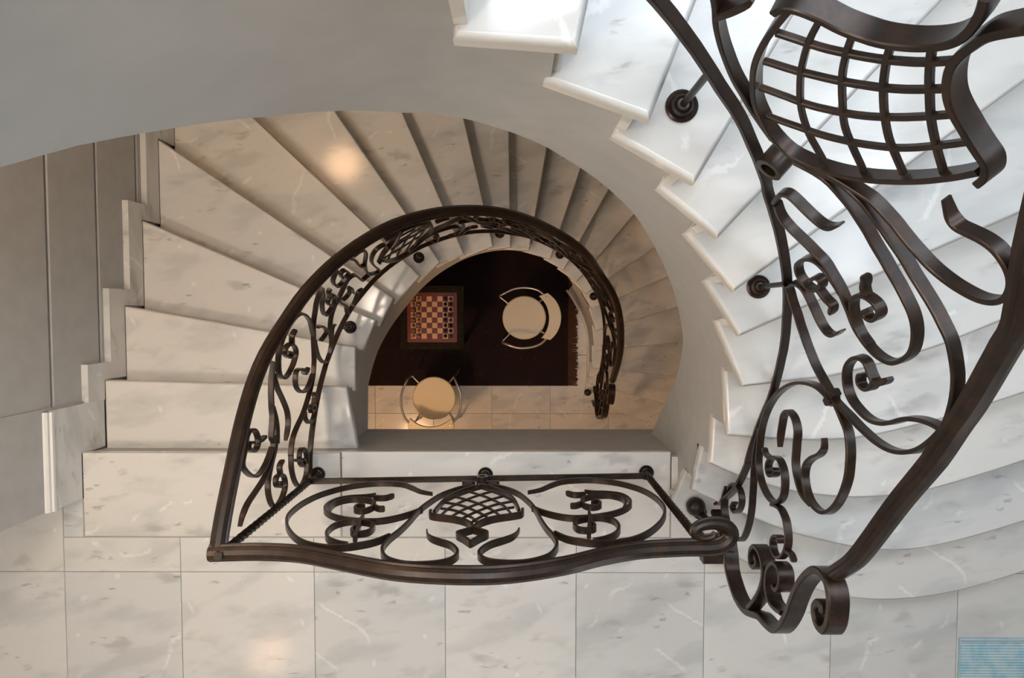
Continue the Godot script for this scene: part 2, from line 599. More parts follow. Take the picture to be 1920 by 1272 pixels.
func smooth_line(p: Array) -> PackedVector2Array:
	var out := PackedVector2Array()
	if p.size() == 2:
		out.append(p[0])
		out.append(p[1])
		return out
	var t := []
	for q in p:
		t.append(Vector3(q.x, 0, q.y))
	for q in curve(t, 4):
		out.append(Vector2(q.x, q.z))
	return out

func lower_nosings() -> Array:
	var d := [[-0.76, 0.646, -1.992, 0.646], [-0.814, 0.361, -2.009, 0.331], [-0.814, 0.18, -2.0, -0.031], [-0.745, 0.044, -1.989, -0.486], [-0.682, -0.076, -1.983, -0.955], [-0.559, -0.21, -1.519, -1.122], [-0.461, -0.305, -1.095, -1.214], [-0.325, -0.366, -0.714, -1.256], [-0.146, -0.436, -0.339, -1.269], [-0.03, -0.445, -0.044, -1.234], [0.10, -0.44, 0.225, -1.17], [0.262, -0.39, 0.484, -1.06], [0.375, -0.32, 0.715, -0.936], [0.49, -0.235, 0.928, -0.753], [0.58, -0.145, 1.15, -0.525], [0.655, -0.02, 1.303, -0.298], [0.71, 0.17, 1.431, -0.036], [0.722, 0.36, 1.527, 0.278], [0.72, 0.53, 1.515, 0.612], [0.70, 0.69, 1.443, 0.894], [0.68, 0.86, 1.404, 1.138]]
	var out := []
	for q in d:
		var a := Vector2(q[0], q[1])
		var b := Vector2(q[2], q[3])
		out.append(PackedVector2Array([a, to_wall(a, (b - a).normalized())]))
	return out

func upper_nosings() -> Array:
	var d := [
		[0.71, 0.98, 0.75, 1.0, EAST, 1.1],
		[0.67, 0.83, 0.80, 0.945, 0.947, 1.06, 1.2, 1.175, 1.456, 1.242, 1.678, 1.249, 1.916, 1.213, 2.195, 1.128, EAST, 0.98],
		[0.711, 0.721, 0.88, 0.80, 1.079, 0.883, 1.25, 0.93, 1.42, 0.962, 1.58, 0.967, 1.753, 0.939, 2.05, 0.851, EAST, 0.66],
		[0.73, 0.571, 0.86, 0.627, 1.029, 0.675, 1.148, 0.693, 1.304, 0.702, 1.465, 0.689, 1.607, 0.659, 1.904, 0.565, EAST, 0.33],
		[0.738, 0.433, 0.951, 0.447, 1.084, 0.448, 1.227, 0.436, 1.418, 0.391, 1.658, 0.319, EAST, 0.0],
		[0.729, 0.241, 0.924, 0.218, 1.051, 0.2, 1.307, 0.126, 1.526, 0.04, EAST, -0.40],
		[0.656, 0.072, EAST, -0.79], [0.579, -0.053, EAST, -1.53], [0.481, -0.175, 2.28, NORTH], [0.377, -0.269, 1.44, NORTH],
		[0.246, -0.351, 0.92, NORTH], [0.098, -0.411, 0.45, NORTH], [-0.05, -0.425, -0.02, NORTH], [-0.20, -0.432, -0.5, NORTH], [-0.345, -0.395, -1.0, NORTH],
		[-0.48, -0.30, -1.6, NORTH], [-0.58, -0.19, WEST, -1.6], [-0.675, -0.07, WEST, -1.0], [-0.745, 0.07, WEST, -0.5], [-0.79, 0.22, WEST, -0.05], [-0.81, 0.41, WEST, 0.33], [-0.80, 0.646, WEST, 0.646]]
	var out := []
	for q in d:
		var p := []
		for i in range(0, q.size(), 2):
			p.append(Vector2(q[i], q[i + 1]))
		out.append(smooth_line(p))
	return out

# outline between one nosing and the next one up, tucked under it
func tread_outline(nose: PackedVector2Array, above: PackedVector2Array, up_dir: Vector2) -> PackedVector2Array:
	var back := shift_line(above, 0.048, up_dir)
	var poly := nose.duplicate()
	var a := nose[-1]
	var b := back[-1]
	b.x = clampf(b.x, WEST, EAST)
	b.y = maxf(b.y, NORTH)
	back[-1] = b
	var a_side := absf(a.x - WEST) < 0.01 or absf(a.x - EAST) < 0.01
	var b_side := absf(b.x - WEST) < 0.01 or absf(b.x - EAST) < 0.01
	if a_side != b_side and absf(a.x - b.x) > 0.02 and absf(a.y - b.y) > 0.02:
		poly.append(Vector2(a.x if a_side else b.x, NORTH))
	for i in range(back.size() - 1, -1, -1):
		poly.append(back[i])
	return poly

func up_dir_of(nose: PackedVector2Array, above: PackedVector2Array) -> Vector2:
	var m := nose[0].lerp(nose[-1], 0.3)
	return (above[0].lerp(above[-1], 0.3) - m).normalized()

func riser_plate(above: PackedVector2Array, up_dir: Vector2, y0: float, y1: float) -> MB:
	var f := shift_line(above, 0.024, up_dir)
	var b := shift_line(above, 0.046, up_dir)
	# stays behind the end of the tread
	f[0] = f[0] + (f[1] - f[0]).normalized() * 0.018
	b[0] = b[0] + (b[1] - b[0]).normalized() * 0.018
	var poly := f.duplicate()
	for i in range(b.size() - 1, -1, -1):
		poly.append(b[i])
	for i in poly.size():
		poly[i].x = clampf(poly[i].x, WEST, EAST)
		poly[i].y = maxf(poly[i].y, NORTH)
	var mb := MB.new()
	plate(mb, poly, y0, y1, 0.0005)
	return mb

func angle_of(p: Vector2, r: float) -> float:
	if p.y > WELL.y:
		return -(p.y - WELL.y) / r if p.x > WELL.x else PI + (p.y - WELL.y) / r
	return atan2(WELL.y - p.y, p.x - WELL.x)

func well_point(a: float, r: float) -> Vector2:
	if a < 0.0:
		return Vector2(WELL.x + r, WELL.y - a * r)
	if a > PI:
		return Vector2(WELL.x - r, WELL.y + (a - PI) * r)
	return WELL + Vector2(cos(a), -sin(a)) * r

func lookup(t: Array, x: float) -> float:
	if x <= t[0]:
		return t[1]
	for i in range(0, t.size() - 2, 2):
		if x <= t[i + 2]:
			return lerpf(t[i + 1], t[i + 3], (x - t[i]) / (t[i + 2] - t[i]))
	return t[-1]

# inner face of a flight: plain plaster, stepped on top under the treads
func stringer(a0: float, a1: float, radius: Array, under: Array, steps: Array) -> MB:
	# steps: [angle of riser, y of underside beyond it], ascending angle
	var at := []
	var c := 90
	for i in c + 1:
		at.append(lerpf(a0, a1, float(i) / c))
	for s in steps:
		at.append(s[0] - 1e-4)
		at.append(s[0] + 1e-4)
	at.sort()
	var mb := MB.new()
	var pp := Vector3.ZERO
	var pt := 0.0
	var pb := 0.0
	var pn := Vector3.ZERO
	var first := true
	for a in at:
		if a < a0 or a > a1:
			continue
		var r := lookup(radius, a)
		var q := well_point(a, r)
		var nn := Vector3(-cos(clampf(a, 0, PI)), 0, sin(clampf(a, 0, PI)))
		var y: float = steps[0][1]
		for s in steps:
			if a >= s[0]:
				y = s[1]
		var b := minf(lookup(under, a), y - 0.01)
		var p := Vector3(q.x, 0, q.y)
		if not first:
			var u := Vector3.UP
			mb.quadn(pp + u * pb, p + u * b, p + u * y, pp + u * pt, pn, nn, nn, pn)
			# thickness: underside and back
			var w := -pn * 0.1
			mb.quad(pp + u * pb, p + u * b, p + u * b + w, pp + u * pb + w, Vector3.DOWN)
			mb.quadn(pp + u * pb + w, p + u * b + w, p + u * y + w, pp + u * pt + w, -pn, -nn, -nn, -pn)
		pp = p
		pt = y
		pb = b
		pn = nn
		first = false
	return mb

func soffit(noses: Array, radius: Array, under: Array) -> MB:
	var mb := MB.new()
	for k in noses.size() - 1:
		var q := []
		for e in 2:
			var l: PackedVector2Array = noses[k + e]
			var a := angle_of(l[0], 0.787)
			var y := lookup(under, a)
			var inner := well_point(a, lookup(radius, a) + 0.06)
			for i in 7:
				var t := i / 6.0
				var o := inner.lerp(l[-1], t)
				q.append(Vector3(o.x, y, o.y))
		for i in 6:
			var nn: Vector3 = (q[i + 1] - q[i]).cross(q[i + 7] - q[i]).normalized()
			if nn.y > 0.0:
				nn = -nn
			mb.quad(q[i], q[i + 1], q[i + 8], q[i + 7], nn)
			mb.quad(q[i] + Vector3.UP * 0.1, q[i + 1] + Vector3.UP * 0.1, q[i + 8] + Vector3.UP * 0.1, q[i + 7] + Vector3.UP * 0.1, -nn)
	return mb

func build_lower_stairs() -> void:
	var t := thing("lower_staircase", "winding white marble steps going down from the landing to the floor below", "staircase", Vector3(-1.2, FLOOR_Y, -1.0))
	var ns := lower_nosings()
	for k in range(1, 21):
		var up := up_dir_of(ns[k], ns[k - 1])
		var y := -k * RISE
		var mb := MB.new()
		plate(mb, tread_outline(ns[k], ns[k - 1], up), y - TREAD, y, 0.010)
		part(t, "tread", mb, marble[(k * 2 + k / 3) % 6])
		part(t, "riser", riser_plate(ns[k - 1], up, y + 0.0005, y + RISE - TREAD), marble[(k + 3) % 6])
	part(t, "riser", riser_plate(ns[20], up_dir_of(ns[20], ns[19]), FLOOR_Y, -20 * RISE - TREAD), marble[1])
	var radius := [0.0, 0.787, 0.6, 0.79, 0.9, 0.818, 2.1, 0.818, 2.6, 0.787, 3.6, 0.787]
	var under := [0.8, FLOOR_Y, 0.81, -2.8, 1.045, -2.34, 1.347, -1.99, 1.596, -1.9, 1.842, -1.88, 2.11, -1.85, 2.38, -1.6, 2.695, -1.285, 2.971, -0.93, 3.211, -0.70, 3.55, -0.68]
	var steps := [[-0.95, -21 * RISE - 0.001]]
	for k in range(20, 0, -1):
		steps.append([angle_of(ns[k][0], 0.787) + 0.03, -k * RISE - TREAD])
	part(t, "stringer", stringer(-0.6, 3.53, radius, under, steps), M.plaster)
	var rev := []
	for k in range(20, -1, -1):
		rev.append(ns[k])
	part(t, "soffit", soffit(rev, radius, under), M.plaster)
	# moulding at the foot of the wall under the steps
	var pts := []
	var side := []
	for i in 25:
		var a := lerpf(-0.55, 0.80, i / 24.0)
		var q := well_point(a, lookup(radius, a) - 0.008)
		pts.append(Vector3(q.x, FLOOR_Y + 0.05, q.y))
		side.append(Vector3(cos(clampf(a, 0, PI)), 0, -sin(clampf(a, 0, PI))))
	var b := MB.new()
	sweep(b, pts, side, bar_profile(0.018, 0.1))
	part(t, "skirting", b, marble[3])
	# stepped skirting along the boarded wall
	for k in range(1, 7):
		var z_low: float = ns[k][-1].y if absf(ns[k][-1].x - WEST) < 0.02 else NORTH
		var z_high: float = ns[k - 1][-1].y
		var z_next := z_low - 0.085
		var y := -k * RISE
		var z_top := z_high - 0.085
		if k == 1:
			z_top = 0.425
		if z_next < NORTH:
			z_next = NORTH
		if z_top - z_next < 0.05:
			continue
		var poly := PackedVector2Array([Vector2(z_next, y - RISE * 0.0 + 0.005), Vector2(z_top, y + 0.005), Vector2(z_top, y + 0.122), Vector2(z_next, y + 0.122)])
		if z_low > NORTH:
			poly = PackedVector2Array([Vector2(z_next, y - RISE + 0.186), Vector2(z_low - 0.002, y - RISE + 0.186), Vector2(z_low - 0.002, y + 0.002), Vector2(z_top, y + 0.002), Vector2(z_top, y + 0.122), Vector2(z_next, y + 0.122)])
			poly[0].y = y - RISE + 0.002
			poly[1].y = y - RISE + 0.002
		part(t, "skirting", side_plate(poly, -2.016, WEST + 0.006), marble[3])

func build_upper_stairs() -> void:
	var t := thing("upper_staircase", "winding white marble steps climbing from the landing, the lowest ones flared wide", "staircase", Vector3(1.3, 0.0, 0.0))
	var ns := upper_nosings()
	for k in range(1, 21):
		var up := up_dir_of(ns[k], ns[k + 1])
		var y := k * RISE
		var mb := MB.new()
		plate(mb, tread_outline(ns[k], ns[k + 1], up), y - TREAD, y, 0.013)
		part(t, "tread", mb, marble[(k + k / 2) % 6])
		part(t, "riser", riser_plate(ns[k], up, y - RISE + 0.0005, y - TREAD), marble[(k + 2) % 6])
	part(t, "riser", riser_plate(ns[21], Vector2(0, 1), 20 * RISE, 21 * RISE - TREAD), marble[2])
	var radius := [1.35, 0.787, 1.6, 0.803, 1.75, 0.817, 2.2, 0.817, 2.5, 0.80, 3.2, 0.787]
	var under := [-0.5, -0.68, -0.326, -0.5, -0.128, -0.27, 0.077, -0.03, 0.297, 0.2, 0.497, 0.345, 0.671, 0.498, 0.83, 0.657, 1.011, 0.87, 1.13, 0.979, 1.279, 1.116, 1.412, 1.238, 1.541, 1.324, 1.662, 1.401, 1.813, 1.482, 1.95, 1.608, 2.088, 1.732, 2.22, 1.875, 2.327, 2.009, 2.409, 2.096, 2.8, 2.6, 3.14, 3.0, 3.5, 3.33]
	var steps := []
	for k in range(1, 21):
		steps.append([angle_of(ns[k][0], 0.787) + 0.045, k * RISE - TREAD])
	part(t, "stringer", stringer(-0.62, 3.53, radius, under, steps), M.plaster)
	part(t, "soffit", soffit(ns.slice(1), radius, under), M.plaster)

# ---------------------------------------------------------------- railings
func plan_at(plan: Array, s: float) -> Vector2:
	var f := clampf(s / 0.06, 0.0, plan.size() / 2.0 - 1.001)
	var i := int(f)
	var a := Vector2(plan[i * 2], plan[i * 2 + 1])
	var b := Vector2(plan[i * 2 + 2], plan[i * 2 + 3])
	return a.lerp(b, f - i)

func plan_side(plan: Array, s: float) -> Vector3:
	var t := (plan_at(plan, s + 0.05) - plan_at(plan, s - 0.05)).normalized()
	return Vector3(-t.y, 0, t.x)

# iron bars drawn on the upright surface over a plan line; data rows: name, width, thickness, tip, [s, y, ...]
func iron_work(parent: Node, plan: Array, rows: Array) -> void:
	for row in rows:
		iron_bar(parent, plan, row[0], row[1], row[2], row[3], row[4])

func iron_bar(parent: Node, plan: Array, called: String, w: float, t: float, tip: int, d: Array, sub := 4) -> MeshInstance3D:
	var flat := []
	for i in range(0, d.size(), 2):
		flat.append(Vector3(d[i], d[i + 1], 0))
	var fine := curve(flat, sub)
	var pts := []
	var side := []
	var scl := []
	var c := fine.size()
	for i in c:
		var q := plan_at(plan, fine[i].x)
		pts.append(Vector3(q.x, fine[i].y, q.y))
		side.append(plan_side(plan, fine[i].x))
		var k := Vector2.ONE
		var e := 1.0
		if tip == 2:
			e = float(c - 1 - i) / (c - 1)
		elif tip == 1:
			e = float(i) / (c - 1)
		if tip > 0 and e < 0.25:
			k = Vector2(lerpf(0.7, 1.0, smoothstep(0.0, 0.12, e)), lerpf(0.5, 1.0, smoothstep(0.0, 0.2, e)))
		scl.append(k)
	var mb := MB.new()
	sweep(mb, pts, side, bar_profile(w, t), false, scl)
	return part(parent, called, mb, M.iron)

func handrail_profile() -> Array:
	return [Vector2(0.02712, 0.00904), Vector2(0.02712, -0.00113), Vector2(0.02147, -0.00452), Vector2(0.02147, -0.01017), Vector2(0.01356, -0.01808), Vector2(0, -0.02147), Vector2(-0.01356, -0.01808), Vector2(-0.02147, -0.01017), Vector2(-0.02147, -0.00452), Vector2(-0.02712, -0.00113), Vector2(-0.02712, 0.00904), Vector2(-0.01582, 0.01582), Vector2(0.01582, 0.01582)]

func rosette(parent: Node, at: Vector3, height: float) -> void:
	var mb := MB.new()
	lathe(mb, at, [Vector2(0.0, 0.0), Vector2(0.034, 0.0), Vector2(0.034, 0.006), Vector2(0.030, 0.009), Vector2(0.026, 0.007), Vector2(0.023, 0.013), Vector2(0.018, 0.015), Vector2(0.016, 0.012), Vector2(0.012, 0.018), Vector2(0.0, 0.02)], 24)
	var r := part(parent, "rosette", mb, M.iron)
	var st := MB.new()
	lathe(st, at, [Vector2(0.0075, 0.015), Vector2(0.0075, height)], 10)
	part(r, "stub", st, M.iron)

func twisted(parent: Node, a: Vector3, b: Vector3) -> void:
	var pts := []
	var side := []
	for i in 49:
		pts.append(a.lerp(b, i / 48.0))
		side.append(Vector3(1, 0, 0))
	var mb := MB.new()
	sweep(mb, pts, side, bar_profile(0.026, 0.026), false, [], 48.0)
	part(parent, "twisted_post", mb, M.iron)

func collar(parent: Node, plan: Array, s: float, y: float, size: Vector3, lean: float) -> void:
	var q := plan_at(plan, s)
	var nn := plan_side(plan, s)
	var tt := Vector3.UP.cross(nn).normalized()
	var ax := tt.rotated(nn, lean)
	var at := Vector3(q.x, y, q.y)
	var mb := MB.new()
	for k in 3:
		var o: float = [-1.0, 0.0, 1.0][k] * size.x * 0.36
		var g: float = [0.85, 1.0, 0.85][k]
		sweep(mb, [at + ax * (o - size.x * 0.16), at + ax * (o + size.x * 0.16)], [nn, nn], bar_profile(size.z * g, size.y * g))
	part(parent, "collar", mb, M.iron)

func pairs(d: Array, sub := 4) -> Array:
	var flat := []
	for i in range(0, d.size(), 2):
		flat.append(Vector3(d[i], d[i + 1], 0))
	return curve(flat, sub)

func rail_on(parent: Node, plan: Array, called: String, d: Array, prof: Array) -> void:
	var pts := []
	var side := []
	for q in pairs(d, 3):
		var p := plan_at(plan, q.x)
		pts.append(Vector3(p.x, q.y, p.y))
		side.append(plan_side(plan, q.x))
	var mb := MB.new()
	sweep(mb, pts, side, prof)
	part(parent, called, mb, M.iron)

func build_railings() -> void:
	# ---- upper flight
	var u := thing("stair_railing", "wrought-iron railing with scrolls and a basket panel beside the upper steps", "railing", Vector3(0.84, 0.0, 0.9))
	rail_on(u, UPPER_PLAN, "foot_bar", UPPER_FOOT, bar_profile(0.026, 0.012))
	rail_on(u, UPPER_PLAN, "handrail", UPPER_HAND, handrail_profile())
	iron_work(u, UPPER_PLAN, UPPER_NEWEL)
	iron_work(u, UPPER_PLAN, UPPER_IRON)
	collar(u, UPPER_PLAN, 0.9 + 0.127, 1.232, Vector3(0.05, 0.026, 0.034), 0.9)
	for q in [[0.345, -0.426, 9], [0.705, -0.072, 6]]:
		rosette(u, Vector3(q[0], q[2] * RISE, q[1]), 0.19)
	var nb := MB.new()
	ball(nb, Vector3(0.768, 0.205, 0.83), 0.042)
	part(u, "ball_foot", nb, M.iron)
	nb = MB.new()
	lathe(nb, Vector3(0.79, 0.172, 0.86), [Vector2(0.0, 0.0), Vector2(0.03, 0.0), Vector2(0.03, 0.02), Vector2(0.018, 0.03), Vector2(0.014, 0.12), Vector2(0.02, 0.15), Vector2(0.012, 0.17), Vector2(0.0, 0.17)], 16)
	part(u, "newel_foot", nb, M.iron)
	part(u, "bracket", box(0.585, 0.895, 0.75, 0.648, 0.94, 0.786, 0.004), M.iron)
	# ring collar under the basket
	var rs := 0.9 + 0.745
	var rp := plan_at(UPPER_PLAN, rs)
	nb = MB.new()
	lathe(nb, Vector3(rp.x, 1.57, rp.y), [Vector2(0.018, -0.022), Vector2(0.030, -0.022), Vector2(0.030, 0.022), Vector2(0.018, 0.022), Vector2(0.018, -0.022)], 20, plan_side(UPPER_PLAN, rs))
	part(u, "ring_collar", nb, M.iron)
	var be := MB.new()
	ball(be, Vector3(plan_at(UPPER_PLAN, 0.9 - 0.505).x, 0.705, plan_at(UPPER_PLAN, 0.9 - 0.505).y), 0.018)
	part(u, "ball_end", be, M.iron)
	# ---- lower flight
	var l := thing("stair_railing", "wrought-iron railing with lattice baskets following the steps down to the lower floor", "railing", Vector3(-0.9, FLOOR_Y, 0.2))
	var foot := LOWER_FOOT.duplicate()
	foot[-2] = 3.92
	var hand := LOWER_HAND.duplicate()
	hand[-2] = 3.925
	hand[-1] = 0.94
	hand[-3] = 0.895
	rail_on(l, LOWER_PLAN, "foot_bar", foot, bar_profile(0.024, 0.012))
	rail_on(l, LOWER_PLAN, "handrail", hand, handrail_profile())
	iron_work(l, LOWER_PLAN, LOWER_NEWEL)
	iron_work(l, LOWER_PLAN, LOWER_IRON)
	for q in [[-0.882, 0.083, 3], [-0.591, -0.331, 6], [-0.108, -0.54, 9], [0.343, -0.44, 12], [0.667, -0.13, 15]]:
		rosette(l, Vector3(q[0], -q[2] * RISE, q[1]), 0.16)
	nb = MB.new()
	ball(nb, Vector3(0.715, -20 * RISE + 0.03, 0.80), 0.036)
	part(l, "ball_foot", nb, M.iron)
	# ---- landing
	var d := thing("landing_railing", "straight wrought-iron railing with a lattice basket across the edge of the landing", "railing", Vector3(-0.15, 0.0, 0.74))
	var line := []
	for i in 40:
		var x := -1.2 + 0.06 * i
		line.append_array([x, 0.751 - 0.0176 * (x + 0.9)])
	var rows := []
	for row in LANDING_IRON:
		var p := []
		for i in range(0, row[4].size(), 2):
			p.append_array([row[4][i] + 1.2, row[4][i + 1]])
		rows.append([row[0], row[1], row[2], row[3], p])
	iron_work(d, line, rows)
	iron_bar(d, line, "foot_bar", 0.026, 0.012, 0, [0.28, 0.1, 1.0, 0.1, 1.79, 0.1], 1)
	for q in [[-0.905, 0.745], [-0.137, 0.745], [0.598, 0.735]]:
		rosette(d, Vector3(q[0], 0, q[1]), 0.1)
	twisted(d, Vector3(-0.912, 0.09, 0.752), Vector3(-0.914, 0.97, 0.752))
	twisted(d, Vector3(0.585, 0.09, 0.726), Vector3(0.582, 0.92, 0.722))
	nb = MB.new()
	lathe(nb, Vector3(-0.145, 0.13, 0.738), [Vector2(0.016, -0.02), Vector2(0.027, -0.02), Vector2(0.027, 0.02), Vector2(0.016, 0.02), Vector2(0.016, -0.02)], 20, Vector3(0, 0, 1))
	part(d, "ring_collar", nb, M.iron)
	for s in [-1.0, 1.0]:
		var w := MB.new()
		var c0 := Vector3(-0.148 + s * 0.052, 0.185, 0.738)
		for k in 2:
			sweep(w, [c0 + Vector3(-0.028 + 0.012 * k, 0.03 * k, 0), c0 + Vector3(0.028 - 0.012 * k, 0.03 * k, 0)], [Vector3(0, 0, 1), Vector3(0, 0, 1)], bar_profile(0.024, 0.012))
		part(d, "clamp", w, M.iron)
	# handrail over the landing and its curled end
	var pts := []
	var hd := LANDING_HAND.duplicate()
	hd[0] = -0.952
	hd[1] = 0.945
	for i in range(0, hd.size(), 2):
		pts.append(Vector3(hd[i], hd[i + 1], 0.751 - 0.0176 * (hd[i] + 0.9)))
	for q in [[0.645, 0.712], [0.664, 0.685], [0.648, 0.66], [0.608, 0.650], [0.566, 0.659], [0.552, 0.680], [0.575, 0.697], [0.606, 0.692], [0.616, 0.678]]:
		pts.append(Vector3(q[0], 0.957, q[1]))
	var fine := curve(pts, 4)
	var side := []
	var scl := []
	for i in fine.size():
		var t: Vector3 = fine[mini(i + 1, fine.size() - 1)] - fine[maxi(i - 1, 0)]
		side.append(Vector3(-t.z, 0, t.x).normalized())
		var e := float(fine.size() - 1 - i)
		scl.append(Vector2.ONE * lerpf(0.35, 1.0, clampf(e / 34.0, 0, 1)))
	var hm := MB.new()
	sweep(hm, fine, side, handrail_profile(), false, scl)
	part(d, "handrail", hm, M.iron)

# ---------------------------------------------------------------- chess table and men
func build_chess() -> void:
	var top := -2.95
	var c := Vector3(-0.762, FLOOR_Y, 0.054)
	var t := thing("chess_table", "square dark wooden table with a red-bordered chessboard let into its top", "table", c)
	var h := 0.292
	var w := 0.228
	for k in 4:
		var a := PI / 2 * k
		var poly := PackedVector2Array()
		for q in [Vector2(-h, -h), Vector2(h, -h), Vector2(w, -w), Vector2(-w, -w)]:
			poly.append(q.rotated(a) + Vector2(c.x, c.z))
		var mb := MB.new()
		plate(mb, inset(poly, 0.0006), top - 0.035, top + 0.004, 0.003)
		part(t, "frame_rail", mb, M.dark_wood)
	var bd := part(t, "board", box(c.x - w, top - 0.03, c.z - w, c.x + w, top - 0.001, c.z + w, 0.001), M.red_wood)
	var sq := 0.0486
	var o := Vector2(c.x - 4 * sq, c.z - 4 * sq)
	for i in 8:
		for j in 8:
			var m: Material = M.square_dark if (i + j) % 2 == 0 else M.square_light
			part(bd, "square", box(o.x + i * sq + 0.0004, top - 0.006, o.y + j * sq + 0.0004, o.x + (i + 1) * sq - 0.0004, top + 0.0012, o.y + (j + 1) * sq - 0.0004, 0.0004), m)
	for k in 4:
		var a := PI / 2 * k + PI / 4
		var p := Vector3(c.x + cos(a) * 0.34, FLOOR_Y, c.z + sin(a) * 0.34)
		part(t, "leg", box(p.x - 0.022, FLOOR_Y + 0.012, p.z - 0.022, p.x + 0.022, top - 0.035, p.z + 0.022, 0.002), M.dark_wood)
	for k in 4:
		var a := PI / 2 * k
		var e := Vector2(cos(a), sin(a)) * 0.245
		var ex := absf(e.y) * 0.9 + 0.01
		var ez := absf(e.x) * 0.9 + 0.01
		part(t, "apron", box(c.x + e.x - ex, top - 0.11, c.z + e.y - ez, c.x + e.x + ex, top - 0.035, c.z + e.y + ez, 0.002), M.dark_wood)
	# men: light ones on the west ranks, dark ones on the east ranks
	var back := ["rook", "knight", "bishop", "queen", "king", "bishop", "knight", "rook"]
	var proto := {}
	for side in 2:
		for rank in 2:
			for j in 8:
				var kind: String = "pawn" if rank == 1 else back[j]
				var i: int = [[0, 1], [7, 6]][side][rank]
				var at := Vector3(o.x + (i + 0.5) * sq, top + 0.0012, o.y + (j + 0.5) * sq)
				var shade: String = ["light", "dark"][side]
				var half: String = "away from" if j < 4 else "nearer to"
				var own := kind if kind == "queen" or kind == "king" else kind + ", half " + half + " the pale-floor chair"
				var label := "%s wooden chess %s, end row" % [["pale brown", "near-black"][side], own]
				if kind == "pawn":
					own = back[j] if back[j] == "queen" or back[j] == "king" else back[j] + ", half " + half + " the pale-floor chair"
					label = "%s wooden chess pawn before the %s" % [["pale brown", "near-black"][side], own]
				var key := kind + shade
				var man: Node3D
				if proto.has(key):
					man = (proto[key] as Node3D).duplicate()
					man.name = numbered("chess_" + kind)
					add_child(man)
					man.position = at
					man.set_meta("label", label)
				else:
					man = chess_man(kind, label, "%s chess men" % ["pale", "dark"][side], M["piece_" + shade])
					man.position = at
					proto[key] = man
				man.rotation.y = 0.0 if side == 0 else PI

func chess_man(kind: String, label: String, group: String, mat: Material) -> Node3D:
	var o := thing("chess_" + kind, label, "chess piece", Vector3.ZERO, group)
	var hs := {"pawn": 0.045, "rook": 0.05, "knight": 0.055, "bishop": 0.062, "queen": 0.072, "king": 0.078}
	var h: float = hs[kind]
	var mb := MB.new()
	lathe(mb, Vector3.ZERO, [Vector2(0.0, 0.0), Vector2(0.017, 0.0), Vector2(0.017, 0.004), Vector2(0.014, 0.008), Vector2(0.010, 0.011), Vector2(0.0065, h * 0.5), Vector2(0.0075, h * 0.62), Vector2(0.011, h * 0.65), Vector2(0.006, h * 0.69), Vector2(0.0, h * 0.7)], 14)
	part(o, "body", mb, mat)
	var hd := MB.new()
	match kind:
		"pawn":
			ball(hd, Vector3(0, h * 0.82, 0), 0.0095, 12)
		"rook":
			lathe(hd, Vector3.ZERO, [Vector2(0.0, h * 0.66), Vector2(0.011, h * 0.68), Vector2(0.012, h), Vector2(0.008, h), Vector2(0.007, h * 0.86), Vector2(0.0, h * 0.86)], 14)
		"knight":
			var poly := PackedVector2Array([Vector2(-0.010, 0.62), Vector2(0.009, 0.62), Vector2(0.010, 0.78), Vector2(0.006, 0.92), Vector2(0.0, 1.0), Vector2(-0.004, 0.96), Vector2(-0.013, 0.84), Vector2(-0.012, 0.78), Vector2(-0.005, 0.78)])
			for i in poly.size():
				poly[i].y *= h
			var s := side_plate(poly, -0.006, 0.006)
			for i in s.v.size():
				s.v[i] = Vector3(-s.v[i].z, s.v[i].y, s.v[i].x)
				s.n[i] = Vector3(-s.n[i].z, s.n[i].y, s.n[i].x)
			hd = s
		"bishop":
			lathe(hd, Vector3.ZERO, [Vector2(0.0, h * 0.67), Vector2(0.008, h * 0.7), Vector2(0.0095, h * 0.78), Vector2(0.006, h * 0.9), Vector2(0.002, h * 0.95), Vector2(0.003, h * 0.97), Vector2(0.0, h)], 12)
		"queen":
			lathe(hd, Vector3.ZERO, [Vector2(0.0, h * 0.66), Vector2(0.008, h * 0.7), Vector2(0.013, h * 0.93), Vector2(0.009, h * 0.91), Vector2(0.005, h * 0.95), Vector2(0.003, h), Vector2(0.0, h)], 12)
		"king":
			lathe(hd, Vector3.ZERO, [Vector2(0.0, h * 0.66), Vector2(0.009, h * 0.7), Vector2(0.012, h * 0.87), Vector2(0.0, h * 0.9)], 12)
			plate(hd, rect(-0.0016, -0.0016, 0.0016, 0.0016), h * 0.88, h, 0.0003)
			plate(hd, rect(-0.0016, -0.0045, 0.0016, 0.0045), h * 0.93, h * 0.965, 0.0003)
	part(o, "head", hd, mat)
	return o

